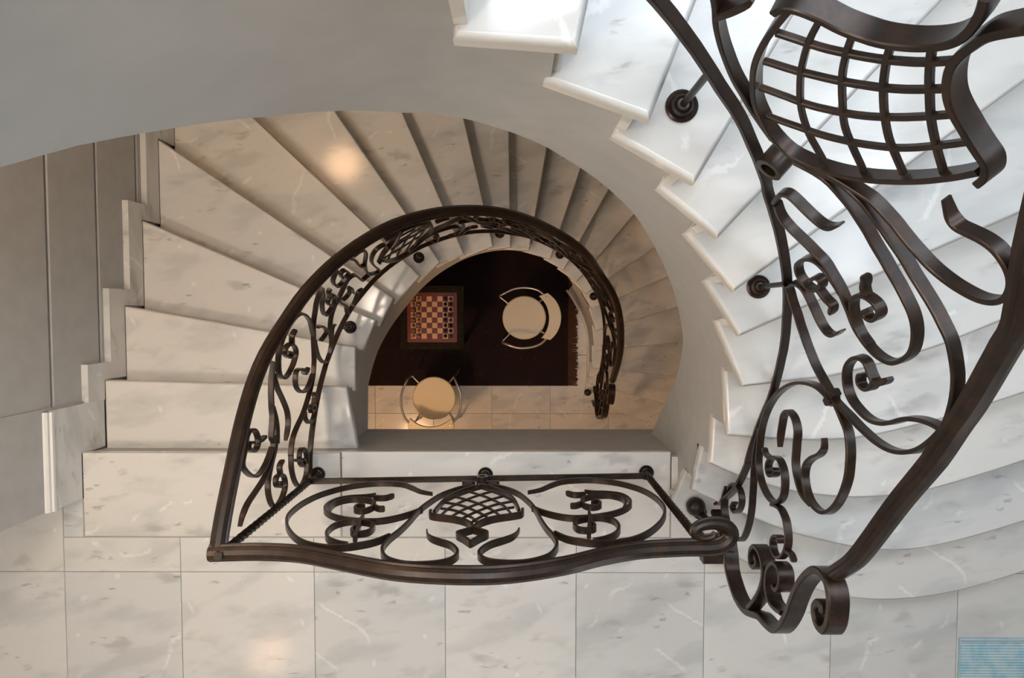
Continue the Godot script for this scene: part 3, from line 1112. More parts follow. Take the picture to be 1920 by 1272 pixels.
# ---------------------------------------------------------------- chairs (local: front is -z)
func make_chair(label: String) -> Node3D:
	var o := thing("cafe_chair", label, "chair")
	var mb := MB.new()
	lathe(mb, Vector3.ZERO, [Vector2(0.0, 0.44), Vector2(0.19, 0.44), Vector2(0.203, 0.448), Vector2(0.206, 0.457), Vector2(0.203, 0.464), Vector2(0.195, 0.468), Vector2(0.0, 0.464)], 48)
	part(o, "seat", mb, M.chair)
	# crescent back rest, thick plate leaning back
	var poly := PackedVector2Array()
	for i in 21:
		var a := lerpf(-0.95, 0.95, i / 20.0)
		poly.append(Vector2(sin(a) * 0.262, 0.065 + cos(a) * 0.262))
	for i in 21:
		var a := lerpf(0.92, -0.92, i / 20.0)
		poly.append(Vector2(sin(a) * 0.238, 0.014 + cos(a) * 0.205))
	var bk := MB.new()
	plate(bk, poly, -0.014, 0.014, 0.005)
	for i in bk.v.size():
		bk.v[i].y += 0.70 + (bk.v[i].z - 0.1) * 0.28
	var rest := part(o, "back_rest", bk, M.chair)
	for s in [-1.0, 1.0]:
		var sc := MB.new()
		lathe(sc, Vector3(s * 0.178, 0.741, 0.205), [Vector2(0.0, -0.01), Vector2(0.008, -0.01), Vector2(0.007, 0.004), Vector2(0.0, 0.005)], 10)
		part(rest, "screw", sc, M.steel)
		var leg := MB.new()
		tube(leg, [Vector3(s * 0.205, 0.0, -0.225), Vector3(s * 0.212, 0.35, -0.222), Vector3(s * 0.215, 0.60, -0.215), Vector3(s * 0.228, 0.655, -0.185), Vector3(s * 0.268, 0.675, -0.08), Vector3(s * 0.272, 0.685, 0.03), Vector3(s * 0.245, 0.70, 0.13), Vector3(s * 0.19, 0.715, 0.195)], 0.0105, 10, 6)
		part(o, "front_leg_and_arm", leg, M.steel)
		var rl := MB.new()
		tube(rl, [Vector3(s * 0.20, 0.0, 0.27), Vector3(s * 0.185, 0.35, 0.225), Vector3(s * 0.175, 0.71, 0.20)], 0.0105, 10, 5)
		part(o, "rear_leg", rl, M.steel)
		for e in 2:
			var st := MB.new()
			tube(st, [Vector3(s * 0.12, 0.432, [-0.12, 0.12][e]), Vector3(s * [0.213, 0.182][e], 0.432, [-0.221, 0.216][e])], 0.009, 8, 2)
			part(o, "seat_strut", st, M.steel)
	return o

func build_chairs() -> void:
	var a := make_chair("cream round-seated metal chair standing on the dark rug beside the chess table")
	a.position = Vector3(0.084, FLOOR_Y + 0.014, 0.057)
	a.rotation.y = PI / 2 + 0.06
	a.set_meta("group", "chairs at the chess table")
	var b := a.duplicate() as Node3D
	b.name = numbered("cafe_chair")
	add_child(b)
	b.position = Vector3(-0.772, FLOOR_Y + 0.009, 0.812)
	b.rotation = Vector3(0.022, 0.02, 0)
	b.set_meta("label", "cream round-seated metal chair with its back legs on the pale floor past the rug")

# ---------------------------------------------------------------- rug, mat, lamps
func build_small() -> void:
	var r := thing("rug", "very dark red wool rug with brown fringe under the chess table", "rug", Vector3(-0.6, FLOOR_Y, -0.3))
	part(r, "pile", box(-1.9, FLOOR_Y + 0.001, -1.6, 0.54, FLOOR_Y + 0.012, 0.757, 0.004), M.rug)
	var rng := RandomNumberGenerator.new()
	rng.seed = 5
	var fr := MB.new()
	var z := -1.6
	while z < 0.75:
		var l := 0.07 + rng.randf() * 0.03
		var dz := (rng.randf() - 0.5) * 0.012
		sweep(fr, [Vector3(0.535, FLOOR_Y + 0.009, z), Vector3(0.57, FLOOR_Y + 0.008, z + dz * 0.5), Vector3(0.54 + l, FLOOR_Y + 0.004, z + dz)], [Vector3.UP, Vector3.UP, Vector3.UP], bar_profile(0.006, 0.014))
		z += 0.0115
	var fp := part(r, "fringe", fr, M.fringe)
	fp.set_meta("kind", "stuff")
	var m := thing("floor_mat", "light blue woven cotton mat lying on the landing floor", "mat", Vector3(2.3, 0, 1.8))
	part(m, "weave", box(2.051, 0.0005, 1.518, 2.56, 0.008, 2.4, 0.003), M.mat)
	part(m, "hem", box(2.043, 0.0005, 1.510, 2.051, 0.009, 2.4, 0.002), M.mat)
	part(m, "hem", box(2.043, 0.0005, 1.502, 2.56, 0.009, 1.510, 0.002), M.mat)
	lamp(Vector3(-1.72, 1.72, -1.48), "round warm glass lamp under the upper flight of steps", 0.4, WARM)
	lamp(Vector3(-2.37, 3.33, 3.3), "round warm glass lamp on the ceiling over the landing", 0.16, WARM)
	lamp(Vector3(-1.45, 3.33, 0.98), "added unseen round warm glass lamp brightening the lower steps from the ceiling at their head", 1.5, SOFT)  # added lamp, out of view, to brighten the left lower treads
	lamp(Vector3(-1.35, 2.5, -0.05), "added unseen round warm glass lamp under the top steps, evening light on lower treads", 0.85, SOFT)  # another added lamp, softens step shadows on the left lower treads
	lamp(Vector3(-1.5, -0.26, 1.9), "round warm glass lamp on the ceiling below the landing", 2.3, WARM)

const WARM := Color(1.0, 0.80, 0.61)
const SOFT := Color(1.0, 0.94, 0.87)

func lamp(at: Vector3, label: String, energy: float, tint: Color) -> void:
	var o := thing("ceiling_lamp", label, "lamp", at)
	var mb := MB.new()
	lathe(mb, at, [Vector2(0.0, 0.0), Vector2(0.19, 0.0), Vector2(0.19, -0.025), Vector2(0.17, -0.03), Vector2(0.0, -0.03)], 28)
	part(o, "rose", mb, M.white)
	var g := MB.new()
	lathe(g, at, [Vector2(0.17, -0.03), Vector2(0.165, -0.05), Vector2(0.13, -0.075), Vector2(0.07, -0.09), Vector2(0.0, -0.095)], 28)
	var gm := plain(Color(1, 0.9, 0.76), 0.4)
	gm.emission_enabled = true
	gm.emission = tint
	gm.emission_energy_multiplier = energy * 0.8
	part(o, "glass_bowl", g, gm)
	var li := OmniLight3D.new()
	li.name = "bulb"
	li.light_color = tint
	li.light_energy = energy
	li.light_size = 0.17
	li.omni_range = 14.0
	li.omni_attenuation = 2.0
	li.shadow_enabled = true
	li.position = Vector3(0, -0.26, 0)
	o.add_child(li)

# ---------------------------------------------------------------- traced ironwork, in metres along each plan line and height
const UPPER_PLAN := [0.837,1.25,0.837,1.19,0.837,1.13,0.837,1.07,0.837,1.01,0.837,0.95,0.837,0.89,0.837,0.83,0.837,0.77,0.837,0.71,0.837,0.65,0.837,0.59,0.837,0.53,0.837,0.47,0.838,0.41,0.837,0.35,0.834,0.29,0.828,0.23,0.817,0.171,0.802,0.113,0.783,0.056,0.761,0.001,0.735,-0.053,0.705,-0.105,0.672,-0.155,0.635,-0.203,0.595,-0.248,0.552,-0.29,0.507,-0.329,0.459,-0.365,0.409,-0.397,0.356,-0.427,0.302,-0.452,0.246,-0.474,0.189,-0.492,0.13,-0.505,0.071,-0.515,0.011,-0.521,-0.049,-0.523,-0.109,-0.521,-0.168,-0.514,-0.227,-0.504,-0.286,-0.49,-0.343,-0.471,-0.398,-0.449,-0.452,-0.423,-0.505,-0.394,-0.555,-0.361,-0.603,-0.324,-0.648,-0.285,-0.69,-0.242,-0.729,-0.197,-0.766,-0.149,-0.799,-0.099,-0.828,-0.047,-0.854,0.007,-0.876,0.063,-0.894,0.12,-0.908,0.178,-0.919,0.238,-0.924,0.297,-0.927,0.357,-0.928,0.417,-0.927,0.477,-0.927,0.537,-0.927,0.597,-0.927,0.657,-0.927,0.717,-0.927,0.777]
const LOWER_PLAN := [0.762,1.12,0.764,1.06,0.766,1,0.768,0.94,0.77,0.88,0.772,0.82,0.774,0.76,0.779,0.7,0.784,0.641,0.788,0.581,0.79,0.521,0.79,0.461,0.79,0.401,0.788,0.341,0.786,0.281,0.781,0.221,0.774,0.161,0.764,0.102,0.751,0.044,0.734,-0.014,0.713,-0.07,0.687,-0.124,0.655,-0.175,0.619,-0.223,0.581,-0.269,0.537,-0.31,0.49,-0.347,0.441,-0.382,0.39,-0.413,0.337,-0.441,0.282,-0.465,0.225,-0.485,0.167,-0.501,0.109,-0.514,0.049,-0.522,-0.011,-0.526,-0.071,-0.527,-0.13,-0.523,-0.19,-0.515,-0.249,-0.503,-0.307,-0.487,-0.363,-0.468,-0.418,-0.444,-0.472,-0.417,-0.524,-0.387,-0.573,-0.353,-0.62,-0.315,-0.664,-0.275,-0.706,-0.231,-0.744,-0.185,-0.779,-0.137,-0.811,-0.086,-0.84,-0.033,-0.864,0.022,-0.885,0.078,-0.902,0.135,-0.915,0.194,-0.925,0.253,-0.929,0.313,-0.931,0.373,-0.931,0.433,-0.931,0.493,-0.931,0.553,-0.931,0.613,-0.931,0.673,-0.931,0.733,-0.931,0.793,-0.931,0.853,-0.931,0.913]
const UPPER_FOOT := [0.45,0.267,0.513,0.388,0.596,0.514,0.697,0.609,0.717,0.618,0.802,0.673,0.9,0.751,0.97,0.822,1.079,0.923,1.165,1.011,1.246,1.089,1.332,1.178,1.396,1.241,1.497,1.339,1.588,1.43,1.624,1.479,1.709,1.571,1.767,1.636,1.836,1.7,1.914,1.786,2.01,1.891,2.16,2.051,2.31,2.212,2.51,2.426,2.71,2.64,2.91,2.854,3.93,3.72]
const UPPER_HAND := [0.568,1.252,0.618,1.319,0.66,1.367,0.743,1.441,0.855,1.537,0.96,1.64,1.03,1.703,1.088,1.762,1.153,1.826,1.216,1.891,1.254,1.931,1.374,2.019,1.524,2.166,1.674,2.333,1.824,2.489,1.974,2.652,2.124,2.813,2.274,2.974,2.424,3.134,2.574,3.295,2.724,3.455,2.874,3.616,3.024,3.751,3.174,3.878,3.324,4.006,3.474,4.133,3.624,4.261,3.774,4.388,3.924,4.515]
const LOWER_FOOT := [0.453,-3.136,0.582,-3.003,0.711,-2.863,0.84,-2.761,0.969,-2.651,1.098,-2.546,1.227,-2.441,1.356,-2.362,1.485,-2.204,1.614,-2.015,1.743,-1.868,1.872,-1.71,2.001,-1.542,2.13,-1.408,2.259,-1.25,2.388,-1.097,2.517,-0.968,2.646,-0.828,2.775,-0.697,2.904,-0.575,3.033,-0.482,3.162,-0.384,3.291,-0.311,3.42,-0.216,3.549,-0.109,3.678,-0.024,3.807,0.029,3.936,0.037]
const LOWER_HAND := [0.558,-2.282,0.683,-2.085,0.809,-1.923,0.934,-1.823,1.06,-1.738,1.185,-1.669,1.311,-1.621,1.436,-1.559,1.561,-1.323,1.687,-1.159,1.812,-1.029,1.938,-0.859,2.063,-0.669,2.188,-0.496,2.314,-0.334,2.439,-0.171,2.565,-0.017,2.69,0.108,2.816,0.207,2.941,0.31,3.066,0.401,3.192,0.482,3.317,0.588,3.443,0.673,3.568,0.755,3.693,0.826,3.819,0.88,3.944,0.899]
const LANDING_HAND := [-0.9,0.966,-0.808,0.941,-0.667,0.964,-0.517,1.032,-0.344,1.109,-0.158,1.142,-0.009,1.136,0.144,1.086,0.26,1.022,0.38,0.976,0.514,0.96,0.604,0.959]
const UPPER_IRON := [
	["leaf_scroll",0.024,0.01,2,[1.565,1.431,1.576,1.475,1.572,1.505,1.553,1.515,1.525,1.52,1.497,1.527,1.475,1.542,1.466,1.564,1.467,1.601]],
	["scroll",0.024,0.01,0,[1.558,1.429,1.529,1.405,1.496,1.4,1.457,1.415,1.42,1.432,1.391,1.446,1.357,1.448,1.32,1.45,1.278,1.448,1.231,1.446,1.196,1.46,1.169,1.485,1.153,1.514,1.147,1.549,1.156,1.588,1.175,1.626,1.204,1.652,1.234,1.668,1.264,1.673,1.294,1.672,1.331,1.669,1.37,1.668,1.412,1.669,1.463,1.676,1.508,1.68,1.573,1.676,1.627,1.642]],
	["scroll",0.024,0.01,0,[1.181,1.475,1.207,1.457,1.235,1.454,1.267,1.463,1.292,1.485,1.303,1.519,1.296,1.548,1.278,1.567,1.258,1.563,1.244,1.533,1.249,1.512,1.263,1.51,1.268,1.534]],
	["leaf_scroll",0.022,0.014,2,[1.298,1.541,1.319,1.547,1.335,1.566,1.348,1.571]],
	["scroll",0.024,0.01,0,[1.598,1.664,1.56,1.704,1.514,1.721,1.476,1.724,1.441,1.724,1.405,1.726,1.368,1.729,1.328,1.731,1.286,1.74,1.245,1.747,1.209,1.752,1.169,1.747,1.132,1.737,1.103,1.725,1.073,1.708,1.046,1.691,1.022,1.668,0.994,1.634,0.966,1.588,0.949,1.536,0.944,1.484,0.952,1.427,0.971,1.368,0.992,1.319,1.007,1.28,1.023,1.247,1.051,1.221,1.095,1.184,1.146,1.163,1.205,1.158,1.252,1.165,1.29,1.172,1.327,1.187,1.342,1.187]],
	["scroll",0.024,0.01,2,[1.605,1.658,1.577,1.697,1.513,1.741,1.487,1.753,1.455,1.76,1.421,1.765,1.385,1.774,1.35,1.79,1.321,1.813,1.301,1.839,1.286,1.867,1.281,1.895,1.286,1.92,1.302,1.94,1.322,1.951,1.343,1.954,1.367,1.949,1.386,1.935,1.401,1.917,1.415,1.901,1.433,1.898,1.451,1.905,1.463,1.911]],
	["scroll",0.024,0.01,0,[1.308,1.447,1.345,1.441,1.377,1.431,1.4,1.41,1.407,1.37,1.395,1.317,1.369,1.293,1.341,1.298,1.323,1.324,1.328,1.366,1.344,1.385,1.355,1.371,1.349,1.336]],
	["leaf_scroll",0.022,0.014,2,[1.324,1.348,1.296,1.363,1.277,1.378,1.256,1.35]],
	["leaf_scroll",0.024,0.01,2,[1.336,1.181,1.345,1.235,1.334,1.269,1.302,1.278,1.262,1.278,1.227,1.285,1.204,1.302,1.2,1.331,1.213,1.374]],
	["scroll",0.024,0.01,0,[1.021,1.675,1.028,1.653,1.031,1.63,1.031,1.595,1.024,1.551,1.008,1.502,0.999,1.464,0.998,1.419,1.009,1.38,1.031,1.342,1.061,1.326,1.093,1.331,1.123,1.353,1.143,1.388,1.148,1.419,1.138,1.442,1.114,1.449,1.094,1.455,1.076,1.434,1.072,1.408,1.084,1.391,1.104,1.402,1.105,1.421]],
	["leaf_scroll",0.022,0.014,2,[1.099,1.452,1.093,1.469,1.097,1.492,1.108,1.517]],
	["scroll",0.024,0.01,0,[1.008,1.243,1.032,1.207,1.048,1.157,1.05,1.091,1.039,1.015,1.012,0.929,0.971,0.847,0.913,0.778,0.849,0.736,0.78,0.721,0.729,0.716,0.684,0.735,0.652,0.775,0.635,0.829,0.642,0.88,0.673,0.921,0.717,0.932,0.754,0.923,0.781,0.892,0.781,0.849,0.76,0.811,0.733,0.799,0.713,0.819,0.727,0.861,0.744,0.86,0.737,0.831]],
	["leaf_scroll",0.02,0.013,2,[0.769,0.817,0.776,0.777,0.793,0.762]],
	["leaf_scroll",0.024,0.01,1,[0.822,0.887,0.852,0.889,0.901,0.905,0.932,0.923,0.947,0.958,0.932,0.996,0.897,1.013,0.848,1.006,0.799,1.003,0.756,1.021,0.719,1.057,0.705,1.113]],
	["scroll",0.024,0.01,2,[1.014,1.257,0.981,1.283,0.947,1.306,0.91,1.312,0.87,1.31,0.827,1.301,0.779,1.277,0.739,1.242,0.711,1.2,0.703,1.155,0.715,1.107,0.743,1.077,0.777,1.065,0.812,1.076,0.838,1.11,0.857,1.151,0.88,1.175,0.908,1.176]],
	["scroll",0.024,0.01,0,[0.624,0.843,0.63,0.902,0.609,0.941,0.582,0.956,0.549,0.962,0.514,0.952,0.479,0.918,0.468,0.88,0.481,0.855,0.504,0.849,0.527,0.866,0.538,0.901,0.52,0.905]],
	["leaf_scroll",0.02,0.013,2,[0.513,0.949,0.515,0.985,0.499,1.006]],
	["scroll",0.024,0.01,0,[0.854,0.727,0.768,0.691,0.703,0.676,0.657,0.672,0.602,0.666,0.545,0.657,0.482,0.631,0.433,0.596,0.403,0.558,0.395,0.511]],
	["scroll",0.024,0.01,0,[0.556,0.426,0.579,0.447,0.595,0.491,0.585,0.543,0.552,0.561,0.513,0.54,0.487,0.493,0.498,0.462,0.522,0.485]],
	["scroll",0.03,0.01,0,[0.56,0.404,0.504,0.368,0.458,0.367,0.424,0.387,0.397,0.426,0.37,0.463,0.332,0.479]],
	["basket_rim",0.028,0.011,0,[1.839,2.021,1.838,1.981,1.833,1.914,1.821,1.851,1.8,1.792,1.771,1.736,1.736,1.695,1.696,1.663,1.651,1.655,1.609,1.68,1.571,1.726,1.542,1.783,1.52,1.847,1.505,1.907,1.496,1.965,1.492,2.014]],
	["basket_rim",0.034,0.012,0,[1.853,1.996,1.847,2.014,1.832,2.026,1.802,2.034,1.768,2.04,1.732,2.055,1.703,2.08,1.68,2.111,1.669,2.141,1.67,2.169,1.68,2.196,1.692,2.216]],
	["basket_rim",0.034,0.012,0,[1.639,2.219,1.646,2.202,1.653,2.18,1.653,2.159,1.65,2.132,1.641,2.107,1.622,2.081,1.601,2.063,1.577,2.052,1.549,2.044,1.522,2.039,1.499,2.035,1.483,2.021,1.476,2.001]],
	["basket_wire",0.01,0.01,0,[1.828,1.937,1.786,1.954,1.747,1.976,1.703,2.015,1.668,2.059,1.643,2.106]],
	["basket_wire",0.01,0.01,0,[1.811,1.852,1.763,1.878,1.723,1.909,1.678,1.955,1.642,2.007,1.613,2.066]],
	["basket_wire",0.01,0.01,0,[1.783,1.774,1.723,1.805,1.68,1.841,1.636,1.9,1.605,1.964,1.578,2.041]],
	["basket_wire",0.01,0.01,0,[1.738,1.698,1.684,1.737,1.639,1.779,1.603,1.828,1.567,1.897,1.548,1.962,1.534,2.029]],
	["basket_wire",0.01,0.01,0,[1.799,2.031,1.788,1.975,1.771,1.92,1.745,1.859,1.705,1.792,1.66,1.745,1.599,1.709]],
	["basket_wire",0.01,0.01,0,[1.753,2.036,1.735,1.987,1.71,1.936,1.669,1.875,1.627,1.828,1.55,1.781]],
	["basket_wire",0.01,0.01,0,[1.711,2.064,1.69,2.021,1.663,1.979,1.621,1.929,1.576,1.891,1.523,1.865]],
	["basket_wire",0.01,0.01,0,[1.679,2.104,1.656,2.073,1.63,2.042,1.591,2.002,1.552,1.971,1.502,1.941]],
	["scroll",0.026,0.01,0,[1.938,1.966,1.926,1.94,1.907,1.892,1.873,1.83,1.83,1.769,1.785,1.723,1.741,1.686,1.692,1.656]],
	["leaf_scroll",0.03,0.014,2,[1.917,1.92,1.902,1.95,1.887,1.993]],
]
const UPPER_NEWEL := [
	["newel_band",0.055,0.022,0,[0.425,0.279,0.397,0.321,0.363,0.385,0.319,0.443,0.258,0.463,0.218,0.507,0.188,0.57,0.183,0.653,0.203,0.723,0.224,0.784,0.228,0.847,0.241,0.907,0.283,0.961,0.343,1.008,0.401,1.04,0.454,1.074,0.504,1.119,0.542,1.17,0.551,1.212,0.54,1.246,0.508,1.264,0.468,1.264,0.429,1.253,0.403,1.229,0.404,1.201,0.422,1.184,0.446,1.183,0.465,1.202,0.466,1.222,0.449,1.225]],
	["newel_band",0.05,0.016,0,[0.209,0.688,0.273,0.754,0.326,0.796,0.378,0.817,0.417,0.808,0.443,0.778,0.447,0.738,0.425,0.707,0.392,0.698,0.371,0.71,0.375,0.739,0.4,0.762,0.416,0.748]],
	["newel_band",0.05,0.014,0,[0.322,0.964,0.314,0.913,0.318,0.871,0.348,0.845,0.39,0.845,0.424,0.862,0.452,0.897,0.452,0.935,0.427,0.95,0.396,0.943,0.374,0.917,0.381,0.896]],
	["newel_band",0.03,0.012,0,[0.364,0.014,0.31,0.007,0.269,0.058,0.257,0.18,0.231,0.242,0.242,0.324]],
]
const LOWER_IRON := [
	["leaf_scroll",0.022,0.01,1,[3.893,0.772,3.863,0.749,3.834,0.706,3.811,0.636,3.789,0.571,3.763,0.522,3.723,0.481,3.673,0.461,3.644,0.483,3.574,0.469,3.51,0.479,3.451,0.486,3.393,0.489,3.354,0.49]],
	["scroll",0.022,0.01,0,[3.327,0.343,3.337,0.306,3.35,0.331,3.333,0.386,3.307,0.391,3.294,0.35,3.309,0.289,3.341,0.254,3.387,0.269,3.425,0.315,3.431,0.37,3.405,0.415,3.358,0.443,3.307,0.458,3.252,0.45,3.197,0.419,3.166,0.365,3.171,0.283,3.206,0.18,3.266,0.084]],
	["leaf_scroll",0.022,0.013,2,[3.294,0.329,3.261,0.353,3.234,0.335]],
	["leaf_scroll",0.022,0.01,2,[3.405,0.467,3.453,0.433,3.516,0.363,3.563,0.318,3.608,0.3,3.648,0.308,3.689,0.333]],
	["scroll",0.022,0.01,0,[3.531,0.466,3.585,0.435,3.631,0.424,3.68,0.429,3.655,0.437,3.699,0.451,3.745,0.487,3.792,0.516,3.836,0.524,3.883,0.506,3.917,0.472,3.923,0.425,3.903,0.372,3.87,0.344,3.83,0.358,3.811,0.401,3.815,0.442,3.843,0.44,3.858,0.403,3.842,0.386]],
	["leaf_scroll",0.022,0.013,2,[3.807,0.396,3.777,0.402,3.761,0.366]],
	["scroll",0.022,0.01,0,[3.685,0.479,3.722,0.521,3.748,0.57,3.758,0.625,3.743,0.677,3.711,0.726,3.683,0.745,3.633,0.719,3.6,0.706,3.583,0.676,3.592,0.635,3.624,0.609,3.654,0.617,3.663,0.65,3.645,0.69,3.626,0.687,3.631,0.652]],
	["leaf_scroll",0.022,0.013,2,[3.635,0.613,3.637,0.577,3.629,0.541]],
	["scroll",0.022,0.01,0,[3.267,0.078,3.364,0,3.43,-0.023,3.497,-0.002,3.559,0.05,3.616,0.12,3.662,0.204,3.705,0.256,3.759,0.276,3.758,0.274,3.814,0.271,3.872,0.243,3.915,0.192,3.921,0.141,3.895,0.088,3.844,0.075,3.791,0.087,3.763,0.137,3.781,0.17,3.818,0.165,3.844,0.129,3.827,0.109,3.81,0.139]],
	["leaf_scroll",0.022,0.013,2,[3.813,0.158,3.801,0.202,3.791,0.239]],
	["scroll",0.022,0.01,0,[3.452,-0.011,3.483,0.017,3.512,0.068,3.517,0.134,3.491,0.197,3.45,0.22,3.416,0.206,3.417,0.133,3.442,0.093]],
	["leaf_scroll",0.022,0.013,2,[3.433,0.12,3.435,0.078,3.416,0.058]],
	["scroll",0.022,0.01,0,[3.609,0.095,3.641,0.085,3.668,0.038,3.662,-0.016,3.626,-0.05,3.594,-0.024,3.602,0.02,3.626,0.004]],
	["leaf_scroll",0.022,0.013,2,[3.593,-0.029,3.566,-0.044,3.539,-0.04]],
	["scroll",0.022,0.01,2,[3.292,0.04,3.335,-0.01,3.382,-0.083,3.413,-0.176,3.393,-0.24,3.337,-0.25,3.284,-0.219,3.238,-0.185,3.223,-0.221]],
	["scroll",0.022,0.01,0,[3.27,0.072,3.209,0.131,3.162,0.167,3.109,0.21,3.072,0.23,3.043,0.235]],
	["scroll",0.022,0.01,0,[3.052,0.229,3.089,0.156,3.127,0.111,3.159,0.056,3.173,0.004,3.156,-0.032,3.118,-0.053,3.091,-0.032,3.072,0.021,3.079,0.051,3.1,0.06,3.119,0.03,3.124,-0.029]],
	["leaf_scroll",0.022,0.013,2,[3.08,0.066,3.063,0.115,3.043,0.122]],
	["scroll",0.022,0.01,0,[3.31,-0.242,3.249,-0.158,3.197,-0.111,3.153,-0.086,3.111,-0.08,3.076,-0.083,3.033,-0.068,2.997,-0.049,2.97,-0.061,2.956,-0.116,2.966,-0.204,2.975,-0.293,2.954,-0.326,2.93,-0.36]],
	["scroll",0.022,0.01,0,[2.932,-0.364,2.916,-0.46,2.895,-0.466,2.884,-0.334,2.866,-0.205,2.835,-0.128,2.794,-0.094,2.759,-0.136,2.769,-0.234]],
	["scroll",0.022,0.01,0,[2.884,0.151,2.883,0.073,2.898,-0.014,2.906,-0.099,2.892,-0.14]],
	["scroll",0.022,0.01,0,[2.867,0.139,2.837,0.116,2.824,0.069,2.843,-0.022,2.883,-0.117,2.916,-0.222,2.938,-0.349]],
	["scroll",0.022,0.01,0,[2.952,0.194,2.979,0.183,3.011,0.143,3.028,0.058,3.015,0.007,2.978,0.004,2.956,0,2.945,0.098,2.965,0.115,2.982,0.063]],
	["leaf_scroll",0.022,0.01,2,[3.083,-0.084,3.107,-0.141,3.123,-0.271,3.145,-0.32,3.167,-0.377,3.131,-0.408,3.083,-0.398,3.044,-0.37,3.021,-0.407]],
	["scroll",0.022,0.01,0,[3.092,-0.17,3.076,-0.203,3.051,-0.213,3.031,-0.16,3.026,-0.193,3.051,-0.276]],
	["scroll",0.022,0.01,0,[3.23,0.063,3.227,-0.003,3.24,-0.068,3.257,-0.112,3.283,-0.088,3.298,-0.06]],
	["basket_rim",0.026,0.012,0,[2.857,-0.347,2.799,-0.262,2.75,-0.227,2.697,-0.146,2.653,-0.061]],
	["basket_rim",0.026,0.012,0,[2.732,-0.055,2.692,-0.091,2.65,-0.109,2.592,-0.158,2.544,-0.242,2.527,-0.334,2.554,-0.518,2.601,-0.597,2.664,-0.657,2.733,-0.696,2.799,-0.621,2.83,-0.49,2.838,-0.349]],
	["basket_wire",0.009,0.009,0,[2.769,-0.335,2.702,-0.35,2.628,-0.391,2.542,-0.372]],
	["basket_wire",0.009,0.009,0,[2.824,-0.367,2.766,-0.43,2.709,-0.477,2.615,-0.505]],
	["basket_wire",0.009,0.009,0,[2.718,-0.29,2.652,-0.309,2.536,-0.306]],
	["basket_wire",0.009,0.009,0,[2.689,-0.215,2.652,-0.228,2.606,-0.253]],
	["basket_wire",0.009,0.009,0,[2.819,-0.453,2.769,-0.371,2.718,-0.29,2.676,-0.195,2.647,-0.148]],
	["basket_wire",0.009,0.009,0,[2.785,-0.564,2.742,-0.483,2.693,-0.403,2.653,-0.333,2.612,-0.266,2.587,-0.19]],
	["basket_wire",0.009,0.009,0,[2.737,-0.627,2.672,-0.514,2.628,-0.417,2.592,-0.347,2.553,-0.238]],
	["basket_wire",0.009,0.009,0,[2.68,-0.643,2.626,-0.518,2.586,-0.427,2.539,-0.306]],
	["scroll",0.022,0.01,0,[2.558,-0.532,2.472,-0.535,2.392,-0.495,2.347,-0.445]],
	["scroll",0.022,0.01,0,[2.612,-0.612,2.542,-0.619,2.467,-0.67,2.425,-0.724,2.415,-0.835]],
	["scroll",0.022,0.01,0,[2.573,-0.78,2.542,-0.741,2.572,-0.891,2.597,-0.849]],
	["scroll",0.022,0.01,0,[2.5,-0.957,2.45,-0.98,2.406,-0.872,2.383,-0.747,2.389,-0.628,2.345,-0.644]],
	["leaf_scroll",0.022,0.01,1,[2.504,-0.343,2.469,-0.356,2.434,-0.37]],
	["scroll",0.022,0.01,0,[2.402,-0.601,2.341,-0.651,2.283,-0.693]],
	["scroll",0.022,0.01,0,[2.283,-0.693,2.245,-0.764,2.193,-0.821,2.189,-0.994,2.233,-1.072,2.279,-0.993,2.292,-0.887,2.257,-0.87]],
	["scroll",0.022,0.01,0,[2.21,-1.137,2.149,-0.99,2.068,-0.915,2.003,-0.95]],
	["leaf_scroll",0.022,0.01,2,[2.417,-1.037,2.374,-0.928,2.315,-0.943]],
	["leaf_scroll",0.024,0.01,2,[1.535,-2.108,1.546,-2.061,1.542,-2.035,1.523,-2.036,1.495,-2.048,1.467,-2.056,1.445,-2.054,1.436,-2.039,1.437,-2.006]],
	["leaf_scroll",0.024,0.01,2,[1.745,-1.843,1.734,-1.824,1.738,-1.786,1.757,-1.736,1.785,-1.671,1.813,-1.605,1.835,-1.544,1.844,-1.502,1.843,-1.47]],
	["scroll",0.024,0.01,0,[1.528,-2.114,1.499,-2.152,1.466,-2.17,1.427,-2.173,1.39,-2.165,1.361,-2.157,1.327,-2.145,1.29,-2.131,1.248,-2.119,1.201,-2.106,1.166,-2.081,1.139,-2.048,1.123,-2.014,1.117,-1.977,1.126,-1.941,1.145,-1.911,1.174,-1.896,1.204,-1.894,1.234,-1.902,1.264,-1.912,1.301,-1.928,1.34,-1.939,1.382,-1.946,1.433,-1.941,1.478,-1.91,1.543,-1.872,1.597,-1.887]],
	["scroll",0.024,0.01,0,[1.752,-1.83,1.781,-1.789,1.814,-1.723,1.853,-1.625,1.89,-1.525,1.919,-1.447,1.953,-1.369,1.99,-1.284,2.032,-1.197,2.079,-1.099,2.114,-1.006,2.141,-0.922,2.157,-0.855,2.163,-0.805,2.154,-0.786,2.135,-0.795,2.106,-0.834,2.076,-0.887,2.046,-0.95,2.016,-1.015,1.979,-1.101,1.94,-1.187,1.898,-1.283,1.847,-1.39,1.802,-1.482,1.737,-1.625,1.683,-1.782]],
	["scroll",0.024,0.01,0,[1.151,-2.062,1.177,-2.087,1.205,-2.1,1.237,-2.101,1.262,-2.089,1.273,-2.06,1.266,-2.031,1.248,-2.006,1.228,-2.004,1.214,-2.027,1.219,-2.049,1.233,-2.055,1.238,-2.034]],
	["scroll",0.024,0.01,0,[2.129,-0.96,2.103,-1.034,2.075,-1.1,2.043,-1.158,2.018,-1.19,2.007,-1.18,2.014,-1.138,2.032,-1.081,2.052,-1.043,2.066,-1.041,2.061,-1.072,2.047,-1.105,2.042,-1.092]],
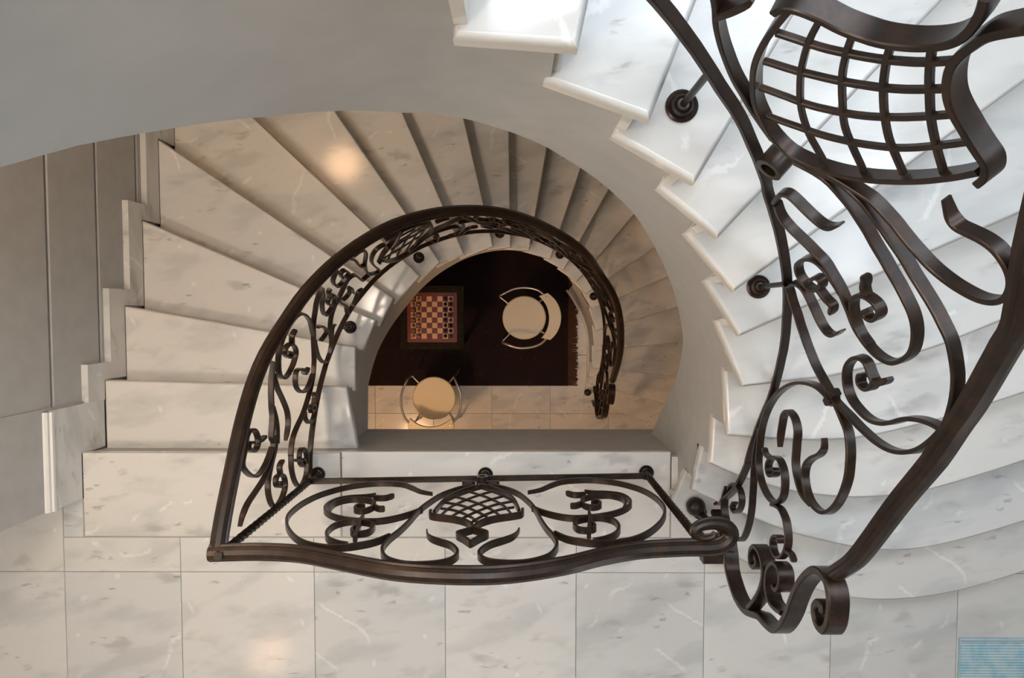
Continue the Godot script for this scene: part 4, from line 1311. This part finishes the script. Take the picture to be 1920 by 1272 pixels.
	["leaf_scroll",0.022,0.014,2,[1.268,-2.038,1.289,-2.039,1.305,-2.026,1.318,-2.025]],
	["leaf_scroll",0.022,0.014,2,[2.012,-1.15,1.991,-1.188,1.975,-1.206,1.962,-1.23]],
	["scroll",0.024,0.01,0,[1.568,-1.872,1.53,-1.854,1.484,-1.869,1.446,-1.891,1.411,-1.897,1.375,-1.892,1.338,-1.881,1.298,-1.867,1.256,-1.846,1.215,-1.824,1.179,-1.801,1.139,-1.789,1.102,-1.783,1.073,-1.782,1.043,-1.788,1.016,-1.796,0.992,-1.812,0.964,-1.841,0.936,-1.88,0.919,-1.931,0.914,-1.985,0.922,-2.045,0.941,-2.11,0.962,-2.165,0.977,-2.209,0.993,-2.246,1.021,-2.279,1.065,-2.326,1.116,-2.361,1.175,-2.378,1.222,-2.379,1.26,-2.385,1.297,-2.384,1.312,-2.389]],
	["scroll",0.024,0.01,0,[1.712,-1.691,1.75,-1.571,1.796,-1.457,1.834,-1.373,1.869,-1.294,1.905,-1.212,1.942,-1.125,1.982,-1.034,2.024,-0.934,2.065,-0.837,2.101,-0.747,2.141,-0.658,2.178,-0.58,2.207,-0.524,2.237,-0.473,2.264,-0.427,2.288,-0.395,2.316,-0.369,2.344,-0.354,2.361,-0.368,2.366,-0.413,2.358,-0.489,2.339,-0.592,2.318,-0.688,2.303,-0.763,2.287,-0.831,2.259,-0.92,2.215,-1.055,2.164,-1.194,2.105,-1.327,2.058,-1.415,2.02,-1.485,1.983,-1.552,1.968,-1.584]],
	["scroll",0.024,0.01,2,[1.575,-1.876,1.547,-1.849,1.483,-1.851,1.457,-1.858,1.425,-1.866,1.391,-1.857,1.355,-1.843,1.32,-1.817,1.291,-1.787,1.271,-1.756,1.256,-1.725,1.251,-1.697,1.256,-1.674,1.272,-1.66,1.292,-1.656,1.313,-1.66,1.337,-1.67,1.356,-1.69,1.371,-1.712,1.385,-1.731,1.403,-1.738,1.421,-1.736,1.433,-1.733]],
	["scroll",0.024,0.01,2,[1.705,-1.714,1.733,-1.614,1.797,-1.436,1.823,-1.369,1.855,-1.293,1.889,-1.209,1.925,-1.12,1.96,-1.026,1.989,-0.94,2.009,-0.87,2.024,-0.811,2.029,-0.774,2.024,-0.761,2.008,-0.776,1.988,-0.811,1.967,-0.854,1.943,-0.911,1.924,-0.97,1.909,-1.02,1.895,-1.067,1.877,-1.112,1.859,-1.145,1.847,-1.166]],
	["scroll",0.024,0.01,0,[1.278,-2.13,1.315,-2.149,1.347,-2.167,1.37,-2.189,1.377,-2.225,1.365,-2.278,1.339,-2.297,1.311,-2.284,1.293,-2.253,1.298,-2.214,1.314,-2.202,1.325,-2.218,1.319,-2.249]],
	["scroll",0.024,0.01,0,[2.002,-1.26,1.965,-1.349,1.933,-1.43,1.91,-1.502,1.903,-1.557,1.915,-1.579,1.941,-1.545,1.969,-1.476,1.987,-1.413,1.982,-1.381,1.966,-1.4,1.955,-1.439,1.961,-1.459]],
	["leaf_scroll",0.022,0.014,2,[1.294,-2.23,1.266,-2.206,1.247,-2.185,1.226,-2.204]],
	["leaf_scroll",0.022,0.014,2,[1.986,-1.39,2.014,-1.315,2.033,-1.261,2.054,-1.244]],
	["leaf_scroll",0.024,0.01,2,[1.306,-2.393,1.315,-2.345,1.304,-2.309,1.272,-2.289,1.232,-2.275,1.197,-2.259,1.174,-2.237,1.17,-2.208,1.183,-2.17]],
	["leaf_scroll",0.024,0.01,2,[1.974,-1.577,1.965,-1.546,1.976,-1.488,2.008,-1.408,2.048,-1.327,2.083,-1.247,2.106,-1.182,2.11,-1.144,2.097,-1.13]],
	["scroll",0.024,0.01,0,[0.991,-1.805,0.998,-1.829,1.001,-1.854,1.001,-1.89,0.994,-1.934,0.978,-1.98,0.969,-2.017,0.968,-2.063,0.979,-2.105,1.001,-2.15,1.031,-2.173,1.063,-2.176,1.093,-2.165,1.113,-2.136,1.118,-2.106,1.108,-2.081,1.084,-2.064,1.064,-2.052,1.046,-2.067,1.042,-2.092,1.054,-2.113,1.074,-2.109,1.075,-2.09]],
	["scroll",0.024,0.01,0,[2.289,-0.388,2.282,-0.425,2.279,-0.456,2.279,-0.492,2.286,-0.52,2.302,-0.536,2.311,-0.556,2.312,-0.6,2.301,-0.663,2.279,-0.751,2.249,-0.833,2.217,-0.902,2.187,-0.949,2.167,-0.96,2.162,-0.939,2.172,-0.894,2.196,-0.828,2.216,-0.777,2.234,-0.759,2.238,-0.775,2.226,-0.821,2.206,-0.855,2.205,-0.837]],
	["leaf_scroll",0.022,0.014,2,[1.069,-2.057,1.063,-2.037,1.067,-2.016,1.078,-1.995]],
	["leaf_scroll",0.022,0.014,2,[2.211,-0.793,2.217,-0.761,2.213,-0.748,2.202,-0.748]],
	["scroll",0.024,0.01,0,[0.978,-2.246,1.002,-2.289,1.018,-2.343,1.02,-2.411,1.009,-2.486,0.982,-2.571,0.941,-2.65,0.883,-2.711,0.819,-2.751,0.75,-2.769,0.699,-2.785,0.654,-2.787,0.622,-2.755,0.605,-2.706,0.612,-2.655,0.643,-2.604,0.687,-2.572,0.724,-2.567,0.751,-2.593,0.751,-2.638,0.73,-2.68,0.703,-2.7,0.683,-2.688,0.697,-2.639,0.714,-2.633,0.707,-2.665]],
	["leaf_scroll",0.02,0.013,2,[0.739,-2.672,0.746,-2.712,0.763,-2.724]],
	["leaf_scroll",0.024,0.01,1,[0.792,-2.593,0.822,-2.59,0.871,-2.576,0.902,-2.564,0.917,-2.53,0.902,-2.488,0.867,-2.464,0.818,-2.467,0.769,-2.476,0.726,-2.468,0.689,-2.444,0.675,-2.396]],
	["scroll",0.024,0.01,2,[0.984,-2.234,0.951,-2.2,0.917,-2.17,0.88,-2.155,0.84,-2.151,0.797,-2.161,0.749,-2.2,0.709,-2.25,0.681,-2.304,0.673,-2.354,0.685,-2.395,0.713,-2.415,0.747,-2.418,0.782,-2.398,0.808,-2.358,0.827,-2.316,0.85,-2.294,0.878,-2.297]],
	["basket_rim",0.028,0.011,0,[1.809,-1.488,1.808,-1.526,1.803,-1.59,1.791,-1.653,1.77,-1.715,1.741,-1.777,1.706,-1.819,1.666,-1.853,1.621,-1.866,1.579,-1.854,1.541,-1.826,1.512,-1.792,1.49,-1.748,1.475,-1.704,1.466,-1.659,1.462,-1.619]],
	["basket_rim",0.034,0.012,0,[1.823,-1.508,1.817,-1.493,1.802,-1.485,1.772,-1.483,1.738,-1.483,1.702,-1.47,1.673,-1.449,1.65,-1.425,1.639,-1.399,1.64,-1.372,1.65,-1.344,1.662,-1.321]],
	["basket_rim",0.034,0.012,0,[1.609,-1.332,1.616,-1.346,1.623,-1.365,1.623,-1.386,1.62,-1.412,1.611,-1.438,1.592,-1.469,1.571,-1.49,1.547,-1.513,1.519,-1.543,1.492,-1.569,1.469,-1.593,1.453,-1.62,1.446,-1.645]],
	["basket_wire",0.01,0.01,0,[1.798,-1.57,1.756,-1.563,1.717,-1.546,1.673,-1.512,1.638,-1.478,1.613,-1.438]],
	["basket_wire",0.01,0.01,0,[1.781,-1.655,1.733,-1.64,1.693,-1.612,1.648,-1.575,1.612,-1.533,1.583,-1.484]],
	["basket_wire",0.01,0.01,0,[1.753,-1.737,1.693,-1.713,1.65,-1.684,1.606,-1.637,1.575,-1.584,1.548,-1.523]],
	["basket_wire",0.01,0.01,0,[1.708,-1.816,1.654,-1.784,1.609,-1.752,1.573,-1.715,1.537,-1.667,1.518,-1.62,1.504,-1.568]],
	["basket_wire",0.01,0.01,0,[1.769,-1.487,1.758,-1.542,1.741,-1.599,1.715,-1.659,1.675,-1.727,1.63,-1.779,1.569,-1.828]],
	["basket_wire",0.01,0.01,0,[1.723,-1.488,1.705,-1.536,1.68,-1.588,1.639,-1.653,1.597,-1.709,1.52,-1.788]],
	["basket_wire",0.01,0.01,0,[1.681,-1.463,1.66,-1.509,1.633,-1.556,1.591,-1.613,1.546,-1.667,1.493,-1.73]],
	["basket_wire",0.01,0.01,0,[1.649,-1.432,1.626,-1.467,1.6,-1.503,1.561,-1.551,1.522,-1.608,1.472,-1.676]],
	["scroll",0.026,0.01,0,[1.908,-1.516,1.896,-1.544,1.877,-1.595,1.843,-1.662,1.8,-1.728,1.755,-1.785,1.711,-1.828,1.662,-1.86]],
	["leaf_scroll",0.03,0.014,2,[1.887,-1.566,1.872,-1.541,1.857,-1.504]],
]
const LOWER_NEWEL := [
	["newel_band",0.055,0.022,0,[0.395,-3.255,0.367,-3.213,0.333,-3.149,0.289,-3.09,0.228,-3.07,0.188,-3.026,0.158,-2.964,0.153,-2.881,0.173,-2.81,0.194,-2.75,0.198,-2.686,0.211,-2.627,0.253,-2.572,0.313,-2.526,0.371,-2.494,0.424,-2.459,0.474,-2.414,0.512,-2.364,0.521,-2.322,0.51,-2.288,0.478,-2.27,0.438,-2.269,0.399,-2.281,0.373,-2.305,0.374,-2.333,0.392,-2.349,0.416,-2.35,0.435,-2.332,0.436,-2.311,0.419,-2.308]],
	["newel_band",0.05,0.016,0,[0.179,-2.846,0.243,-2.779,0.296,-2.738,0.348,-2.717,0.387,-2.726,0.413,-2.756,0.417,-2.796,0.395,-2.827,0.362,-2.836,0.341,-2.824,0.345,-2.795,0.37,-2.772,0.386,-2.786]],
	["newel_band",0.05,0.014,0,[0.292,-2.569,0.284,-2.621,0.288,-2.663,0.318,-2.689,0.36,-2.688,0.394,-2.672,0.422,-2.636,0.422,-2.598,0.397,-2.583,0.366,-2.591,0.344,-2.617,0.351,-2.638]],
	["newel_band",0.03,0.012,0,[0.334,-3.519,0.28,-3.527,0.239,-3.476,0.227,-3.354,0.201,-3.292,0.212,-3.209]],
	["scroll",0.024,0.01,0,[0.594,-2.69,0.6,-2.631,0.579,-2.593,0.552,-2.578,0.519,-2.572,0.484,-2.581,0.449,-2.615,0.438,-2.654,0.451,-2.679,0.474,-2.685,0.497,-2.668,0.508,-2.632,0.49,-2.629]],
	["leaf_scroll",0.02,0.013,2,[0.483,-2.584,0.485,-2.548,0.469,-2.527]],
	["scroll",0.024,0.01,0,[0.824,-2.807,0.738,-2.843,0.673,-2.858,0.627,-2.861,0.572,-2.867,0.515,-2.877,0.452,-2.902,0.403,-2.938,0.373,-2.976,0.365,-3.023]],
	["scroll",0.024,0.01,0,[0.526,-3.108,0.549,-3.087,0.565,-3.042,0.555,-2.99,0.522,-2.973,0.483,-2.994,0.457,-3.04,0.468,-3.072,0.492,-3.049]],
	["scroll",0.03,0.01,0,[0.53,-3.13,0.474,-3.165,0.428,-3.166,0.394,-3.147,0.367,-3.108,0.34,-3.071,0.302,-3.055]],
]
const LANDING_IRON := [
	["leaf_scroll",0.024,0.01,1,[0.051,0.33,0.103,0.297,0.15,0.235,0.207,0.177,0.301,0.159,0.375,0.178,0.444,0.225,0.509,0.315,0.543,0.424,0.551,0.539,0.538,0.623,0.504,0.718,0.447,0.814,0.388,0.877,0.326,0.909,0.269,0.916,0.215,0.901,0.166,0.871,0.13,0.82]],
	["leaf_scroll",0.024,0.01,1,[-0.337,0.33,-0.389,0.297,-0.436,0.235,-0.493,0.177,-0.586,0.159,-0.66,0.178,-0.729,0.225,-0.794,0.315,-0.828,0.424,-0.836,0.539,-0.824,0.623,-0.789,0.718,-0.732,0.814,-0.673,0.877,-0.611,0.909,-0.554,0.916,-0.5,0.901,-0.452,0.871,-0.415,0.82]],
	["scroll",0.024,0.01,2,[-0.126,0.246,-0.066,0.25,0.008,0.346,0.052,0.468,0.074,0.568,0.086,0.66,0.103,0.763,0.122,0.841,0.131,0.913,0.123,0.965,0.102,1.014,0.063,1.047,0.021,1.063,-0.03,1.063,-0.072,1.051,-0.097,1.029,-0.11,0.995,-0.104,0.956,-0.078,0.908,-0.039,0.875,-0.011,0.847,0.005,0.814,0.013,0.773]],
	["scroll",0.024,0.01,2,[-0.159,0.246,-0.219,0.25,-0.293,0.346,-0.337,0.468,-0.36,0.568,-0.371,0.66,-0.388,0.763,-0.408,0.841,-0.416,0.913,-0.409,0.965,-0.387,1.014,-0.349,1.047,-0.307,1.063,-0.255,1.063,-0.213,1.051,-0.188,1.029,-0.176,0.995,-0.182,0.956,-0.207,0.908,-0.246,0.875,-0.274,0.847,-0.291,0.814,-0.298,0.773]],
	["scroll",0.024,0.01,2,[0.064,0.542,0.098,0.59,0.147,0.637,0.202,0.664,0.265,0.659,0.332,0.635,0.39,0.59,0.43,0.528,0.439,0.459,0.419,0.398,0.377,0.369,0.322,0.356,0.282,0.328]],
	["scroll",0.024,0.01,2,[-0.349,0.542,-0.384,0.59,-0.432,0.637,-0.487,0.664,-0.551,0.659,-0.617,0.635,-0.676,0.59,-0.716,0.528,-0.725,0.459,-0.704,0.398,-0.663,0.369,-0.608,0.356,-0.568,0.328]],
	["scroll",0.024,0.01,0,[0.399,0.574,0.417,0.51,0.415,0.441,0.373,0.396,0.317,0.4,0.268,0.433,0.253,0.483,0.262,0.526,0.287,0.545,0.315,0.529,0.322,0.498,0.308,0.477,0.292,0.492]],
	["scroll",0.024,0.01,0,[-0.685,0.574,-0.702,0.51,-0.7,0.441,-0.659,0.396,-0.602,0.4,-0.553,0.433,-0.539,0.483,-0.548,0.526,-0.572,0.545,-0.601,0.529,-0.607,0.498,-0.594,0.477,-0.577,0.492]],
	["leaf_scroll",0.024,0.012,2,[0.281,0.373,0.235,0.378,0.205,0.344]],
	["leaf_scroll",0.024,0.012,2,[-0.566,0.373,-0.52,0.378,-0.491,0.344]],
	["leaf_scroll",0.024,0.012,2,[0.255,0.49,0.228,0.518,0.207,0.517]],
	["leaf_scroll",0.024,0.012,2,[-0.54,0.49,-0.514,0.518,-0.492,0.517]],
	["scroll",0.024,0.01,0,[0.249,0.895,0.292,0.873,0.329,0.834,0.349,0.775,0.343,0.705,0.302,0.665,0.251,0.672,0.211,0.699,0.201,0.741,0.211,0.78,0.239,0.792,0.265,0.778,0.269,0.746,0.254,0.73]],
	["scroll",0.024,0.01,0,[-0.535,0.895,-0.577,0.873,-0.615,0.834,-0.635,0.775,-0.629,0.705,-0.588,0.665,-0.537,0.672,-0.497,0.699,-0.487,0.741,-0.496,0.78,-0.525,0.792,-0.55,0.778,-0.555,0.746,-0.539,0.73]],
	["leaf_scroll",0.024,0.014,2,[0.24,0.838,0.252,0.752,0.262,0.688,0.267,0.599]],
	["leaf_scroll",0.024,0.014,2,[-0.525,0.838,-0.537,0.752,-0.547,0.688,-0.553,0.599]],
	["basket_rim",0.022,0.01,0,[-0.157,0.225,-0.103,0.256,-0.042,0.338,-0.006,0.435,0.014,0.576]],
	["basket_rim",0.022,0.01,0,[-0.128,0.225,-0.182,0.256,-0.243,0.338,-0.279,0.435,-0.299,0.576]],
	["basket_rim",0.026,0.011,0,[0.027,0.57,0.022,0.611,-0.006,0.63,-0.063,0.653,-0.105,0.684,-0.129,0.72,-0.141,0.764,-0.125,0.783,-0.093,0.815,-0.117,0.855,-0.143,0.899]],
	["basket_rim",0.026,0.011,0,[-0.312,0.57,-0.307,0.611,-0.28,0.63,-0.223,0.653,-0.18,0.684,-0.156,0.72,-0.145,0.764,-0.161,0.783,-0.192,0.815,-0.168,0.855,-0.142,0.899]],
	["basket_wire",0.009,0.008,0,[-0.28,0.524,-0.224,0.553,-0.166,0.622,-0.133,0.688]],
	["basket_wire",0.009,0.008,0,[-0.005,0.524,-0.062,0.553,-0.119,0.622,-0.152,0.688]],
	["basket_wire",0.009,0.008,0,[-0.271,0.451,-0.202,0.495,-0.129,0.589,-0.091,0.657]],
	["basket_wire",0.009,0.008,0,[-0.014,0.451,-0.083,0.495,-0.156,0.589,-0.195,0.657]],
	["basket_wire",0.009,0.008,0,[-0.241,0.374,-0.165,0.445,-0.092,0.543,-0.054,0.628]],
	["basket_wire",0.009,0.008,0,[-0.045,0.374,-0.12,0.445,-0.193,0.543,-0.232,0.628]],
	["basket_wire",0.009,0.008,0,[-0.2,0.295,-0.12,0.381,-0.047,0.497,-0.015,0.605]],
	["basket_wire",0.009,0.008,0,[-0.085,0.295,-0.166,0.381,-0.239,0.497,-0.27,0.605]],
	["basket_wire",0.009,0.008,0,[-0.152,0.245,-0.079,0.328,-0.013,0.442,0.013,0.555]],
	["basket_wire",0.009,0.008,0,[-0.133,0.245,-0.207,0.328,-0.272,0.442,-0.298,0.555]],
]
